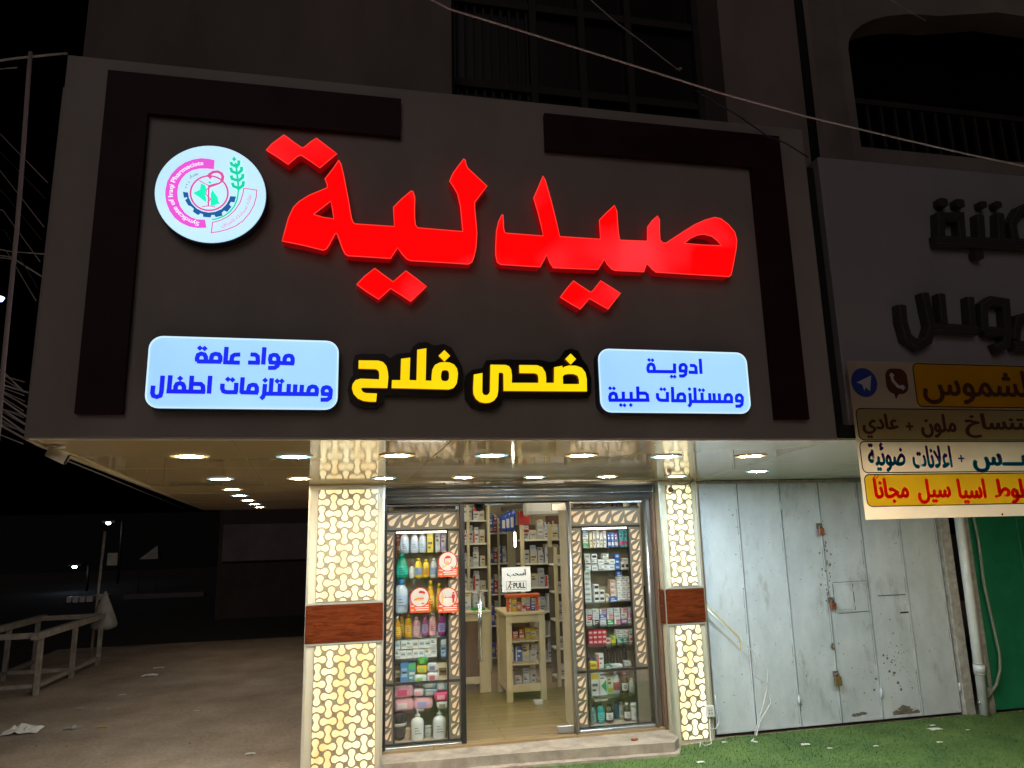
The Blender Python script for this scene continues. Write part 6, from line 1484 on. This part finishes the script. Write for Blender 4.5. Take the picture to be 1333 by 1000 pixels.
cable('white_string', 'white plastic string dangling in front of the shutter to the turf', [atY(x, y, 3.33) for x, y in ((920, 793), (950, 820), (980, 848), (984, 862), (981, 880), (998, 890), (1004, 915), (990, 938), (986, 952), (984, 960))] + [atZ(978, 965, .02), atZ(986, 966, .02)], .0065, 'wire_pale')
cable('white_string', 'second white string hanging straighter beside the dangling one', [atY(x, y, 3.335) for x, y in ((978, 846), (992, 860), (1000, 872), (998, 900), (992, 925), (984, 950), (982, 958))], .005, 'wire_pale')

# ------------------------------------------------------------------ litter
def scrap(px, py, w, h, m, label, seed, cat='litter', z=0.0, tall=.4, grp=None):
    rn = random.Random(seed); p = atZ(px, py, z); b = MB(); n = 9; k_ = 7; vs = []
    for i in range(k_):
        for j in range(n):
            u_, v_ = i / (k_ - 1) * 2 - 1, j / (n - 1) * 2 - 1
            q = max(0, 1 - (u_ * u_ + v_ * v_) * .55) * rn.uniform(.5, 1.0)
            vs.append((p.x + v_ * w / 2 * rn.uniform(.8, 1.1), p.y + u_ * h / 2 * rn.uniform(.8, 1.1), z + .006 + q * tall * w * .5 * rn.uniform(.4, 1)))
    b.add(vs, [(i * n + j, i * n + j + 1, (i + 1) * n + j + 1, (i + 1) * n + j) for i in range(k_ - 1) for j in range(n - 1)], 0, False)
    o = b.build('paper_scrap' if cat == 'litter' else 'plastic_bag', M[m]); return tag(o, label, cat, grp)
GL = 'litter on the pavement'
scrap(31, 953, .36, .26, 'bag', 'large crumpled white plastic bag on the left pavement', 1, 'plastic bag', tall=.55, grp=GL)
scrap(95, 948, .16, .14, 'bag_grey', 'grey crumpled bag right of the large white one', 2, 'plastic bag', tall=.4, grp=GL)
for k, (x, y, w, m, lb) in enumerate(((133, 947, .12, 'card', 'yellowish cardboard scrap right of the grey bag'), (105, 923, .12, 'bag_grey', 'dark grey scrap behind the grey bag'), (195, 880, .22, 'bag', 'white paper scrap far back on the pavement'), (207, 870, .16, 'bag', 'small white scrap behind the far white paper'), (160, 905, .10, 'paper', 'pale sliver upright on the dark pavement'), (326, 982, .10, 'paper', 'small white scrap near the left pillar'), (256, 926, .06, 'paper', 'tiny pale scrap in the middle of the pavement'), (141, 923, .05, 'paper', 'tiny pale scrap left of centre on the pavement'), (67, 955, .05, 'bag_grey', 'tiny dark scrap beside the white bag'))):
    scrap(x, y, w, w * .6, m, lb, 20 + k, grp=GL, tall=.3)
for k, (x, y, w, lb) in enumerate(((912, 993, .07, 'round white scrap on the turf in front of the right pillar'), (1048, 970, .09, 'white scrap in the middle of the turf'), (1217, 950, .13, 'long pale scrap on the turf at right'), (1214, 945, .06, 'small pale scrap behind the long one'), (1140, 972, .05, 'tiny white scrap on the turf right of centre'), (1080, 975, .05, 'tiny white scrap on the turf left of it'), (943, 967, .05, 'tiny white scrap on the turf by the shutter'), (1223, 967, .06, 'flat pale scrap near the right edge of the turf'), (1260, 951, .04, 'tiny pale speck on the turf by the drain pipe'))):
    scrap(x, y, w, w * .55, 'paper', lb, 60 + k, z=.014, tall=.2, grp='scraps on the turf')

# ------------------------------------------------------------------ left side: stall frame, bag, posts, far street
sf2 = thing('stall_frame', 'white painted wooden stall frame standing on the dark pavement at left', 'stall', (-4.4, 8.4, 0))
def leg_(b, x, y, z0, z1, w=.058): b.bbox(x - w / 2, x + w / 2, y - w / 2, y + w / 2, z0, z1, .004)
for x, y in ((-4.06, 7.55), (-4.03, 8.62), (-4.0, 9.6), (-4.95, 7.75), (-4.92, 8.7), (-4.9, 9.6)):
    b = MB(); leg_(b, x, y, 0, .70); b.build('leg', M['stall'], sf2)
b = MB()
for x, xe in ((-4.06, -4.0), (-4.95, -4.9)): b.add([(x - .045, 7.35, .705), (x + .045, 7.35, .705), (xe + .045, 9.8, .705), (xe - .045, 9.8, .705), (x - .045, 7.35, .785), (x + .045, 7.35, .785), (xe + .045, 9.8, .785), (xe - .045, 9.8, .785)], [(0, 1, 2, 3), (4, 5, 6, 7), (0, 1, 5, 4), (2, 3, 7, 6), (1, 2, 6, 5), (3, 0, 4, 7)])
b.bbox(-4.91, -4.10, 7.45, 7.52, .71, .78); b.bbox(-4.86, -4.04, 9.6, 9.67, .71, .78); b.build('top_rail', M['stall'], sf2)
b = MB()
for x, xe in ((-4.06, -4.0), (-4.95, -4.9)): b.add([(x - .03, 7.6, .09), (x + .03, 7.6, .09), (xe + .03, 9.56, .09), (xe - .03, 9.56, .09), (x - .03, 7.6, .14), (x + .03, 7.6, .14), (xe + .03, 9.56, .14), (xe - .03, 9.56, .14)], [(0, 1, 2, 3), (4, 5, 6, 7), (0, 1, 5, 4), (2, 3, 7, 6), (1, 2, 6, 5), (3, 0, 4, 7)])
b.bbox(-4.9, -4.1, 7.53, 7.57, .09, .14); b.bbox(-4.86, -4.04, 8.64, 8.68, .09, .14); b.build('bottom_rail', M['stall'], sf2)
pl = thing('wooden_post', 'thin wooden post with a small box at the far end of the stall', 'post', (-4.05, 9.9, 0))
p = atY(136, 700, 9.9); b = MB(); b.tube([(p.x - .05, 9.9, 0), (p.x, 9.9, p.z + .1)], .022); b.build('pole', M['stall'], pl)
q0, q1 = atY(141, 720, 9.86), atY(152, 736, 9.86); b = MB(); b.bbox(q0.x, q1.x, 9.82, 9.88, q1.z, q0.z, .006); b.build('meter_box', M['bag_grey'], pl)
# the bag: soft drooping shape hung from the post
p = atY(134, 805, 9.72); bz = p.z
b = MB(); prof = [(0.015, .33), (0.045, .27), (0.095, .15), (0.145, .03), (0.18, -.08), (0.175, -.12), (0.11, -.145), (0.0, -.15)]
n = 18; vs = []
for r_, z in prof:
    for k in range(n):
        a = 2 * math.pi * k / n; q = 1 + .13 * math.sin(3 * a + z * 9) + .07 * math.sin(7 * a)
        vs.append((p.x + r_ * q * math.cos(a) + (.02 if z < 0 else 0), 9.74 + r_ * q * .7 * math.sin(a), bz + z * (1.25 if z > 0 else 1.2)))
b.add(vs, [(i * n + k, i * n + (k + 1) % n, (i + 1) * n + (k + 1) % n, (i + 1) * n + k) for i in range(len(prof) - 1) for k in range(n)], 0, True)
tag(b.build('hanging_bag', M['bag_grey']), 'pale plastic bag hanging from the post at the stall end', 'plastic bag')

fb = thing('far_shop', 'dim far shop wall with a pale signboard beyond the alley', 'building', (-1.5, 15, 0))
xa = atY(285, 700, 15).x
b = MB(); b.box(xa, 1.5, 15.0, 15.3, 0, 4.5); b.build('wall', M['far'], fb)
z0, z1 = atY(340, 730, 14.9).z, atY(340, 682, 14.9).z
b = MB(); b.bbox(xa + .1, 1.4, 14.9, 14.999, z0, z1, .01); b.build('sign_panel', M['far_sign'], fb)
b = MB(); b.box(xa + .15, 1.4, 14.96, 14.999, .02, z0 - .05)
b.build('roller_shutter', M['far'], fb)
ob_ = thing('added_shade_block', 'added unseen dark block behind the viewer, shading the ground at left', 'building', (-16, -9, 0))
b = MB(); b.box(-30, -9.5, -15, -8.5, 0, 15); b.build('wall', M['far_dark'], ob_)  # added out of view to keep the faint sun off the left ground
dw = thing('far_wall', 'black unlit wall closing the street far behind the stall', 'wall', (-20, 42, 0))
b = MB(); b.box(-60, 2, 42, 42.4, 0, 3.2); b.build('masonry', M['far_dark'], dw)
for k, (px0, px1, py) in enumerate(((86, 92, 785), (94, 101, 785), (103, 110, 784.5), (112, 120, 784), (122, 138, 782))):
    a = atZ(px0, py, 0.0); c = atZ(px1, py - .2, 0.0); b = MB(); b.bbox(a.x, c.x, a.y, a.y + .3, 0, .17, .01)
    tag(b.build('kerb_block', M['trim_white']), f'white kerb block, {ORD[k]} from left beyond the stall', 'kerb block', 'white kerb blocks across the far street')
b = MB(); a = atZ(160, 781, 0); c = atZ(262, 778, 0); b.bbox(a.x, c.x, a.y, a.y + .3, 0, .14, .01); tag(b.build('long_kerb', M['far_sign']), 'long dim grey kerb across the far street', 'kerb')
def lamp(px, py, y, label, zpole=True, size=.10):
    p = atY(px, py, y); t = thing('street_lamp', label, 'street lamp', (p.x, y, 0), 'cold white lamps in the far street')
    b = MB(); b.tube([(p.x + size * 4, y + .1, 0), (p.x + size * 4, y + .1, p.z + size * .8)], size * .4, seg=8); b.tube([(p.x + size * 4, y + .1, p.z + size * .9), (p.x - size, y, p.z + size * .9)], size * .3, seg=8); b.build('pole', M['darkframe'], t)
    b = MB(); b.bbox(p.x - size * 1.6, p.x + size * 2.2, y - size, y + size, p.z + size * .25, p.z + size * .7, size * .1); b.build('lamp_head', M['bag_grey'], t)
    b = MB(); b.lathe([(0, -.55 * size), (.5 * size, -.4 * size), (.75 * size, 0), (.6 * size, .24 * size)], (p.x, y, p.z), 1, 12); b.build('bulb', M['street'], t)
lamp(141, 681, 30, 'cold white street lamp above the wooden post', size=.13)
lamp(97, 738, 26, 'cold white lamp lower down left of the wooden post', size=.11)
p = atY(-4, 388, 12); t = thing('flood_light', 'bright bluish flood light on a pole at the left edge', 'flood light', (p.x, 12, 0))
b = MB(); b.lathe([(0, -.06), (.10, -.05), (.13, .02), (.0, .05)], (p.x, 12, p.z), 1, 16); b.build('bulb', M['flood'] if 'flood' in M else M.setdefault('flood', emis('flood_led', (0.30, 0.42, 1.0), 6.0)), t)
b = MB(); b.tube([(p.x - .15, 12.05, 0), (p.x - .15, 12.05, p.z + .3)], .05); b.build('pole', M['darkframe'], t)
aw = thing('canvas_awning', 'small pale canvas awning far back in the dark street', 'awning', (0, 0, 0)); p = atY(197, 722, 24); aw.location = (p.x, 24, 0)
b = MB(); w_ = .38; b.add([(p.x - w_, 24, p.z - .15), (p.x + w_ * .6, 24, p.z - .15), (p.x + w_ * .6, 24.8, p.z - .15), (p.x - w_, 24.8, p.z - .15), (p.x + .1, 24.3, p.z + .3)], [(0, 1, 4), (1, 2, 4), (2, 3, 4), (3, 0, 4), (0, 3, 2, 1)]); b.build('canvas', M['bag_grey'], aw)
b = MB()
for dx in (-w_ + .03, w_ * .55): b.tube([(p.x + dx, 24.05, 0), (p.x + dx, 24.05, p.z - .151)], .012)
b.build('support', M['darkframe'], aw)
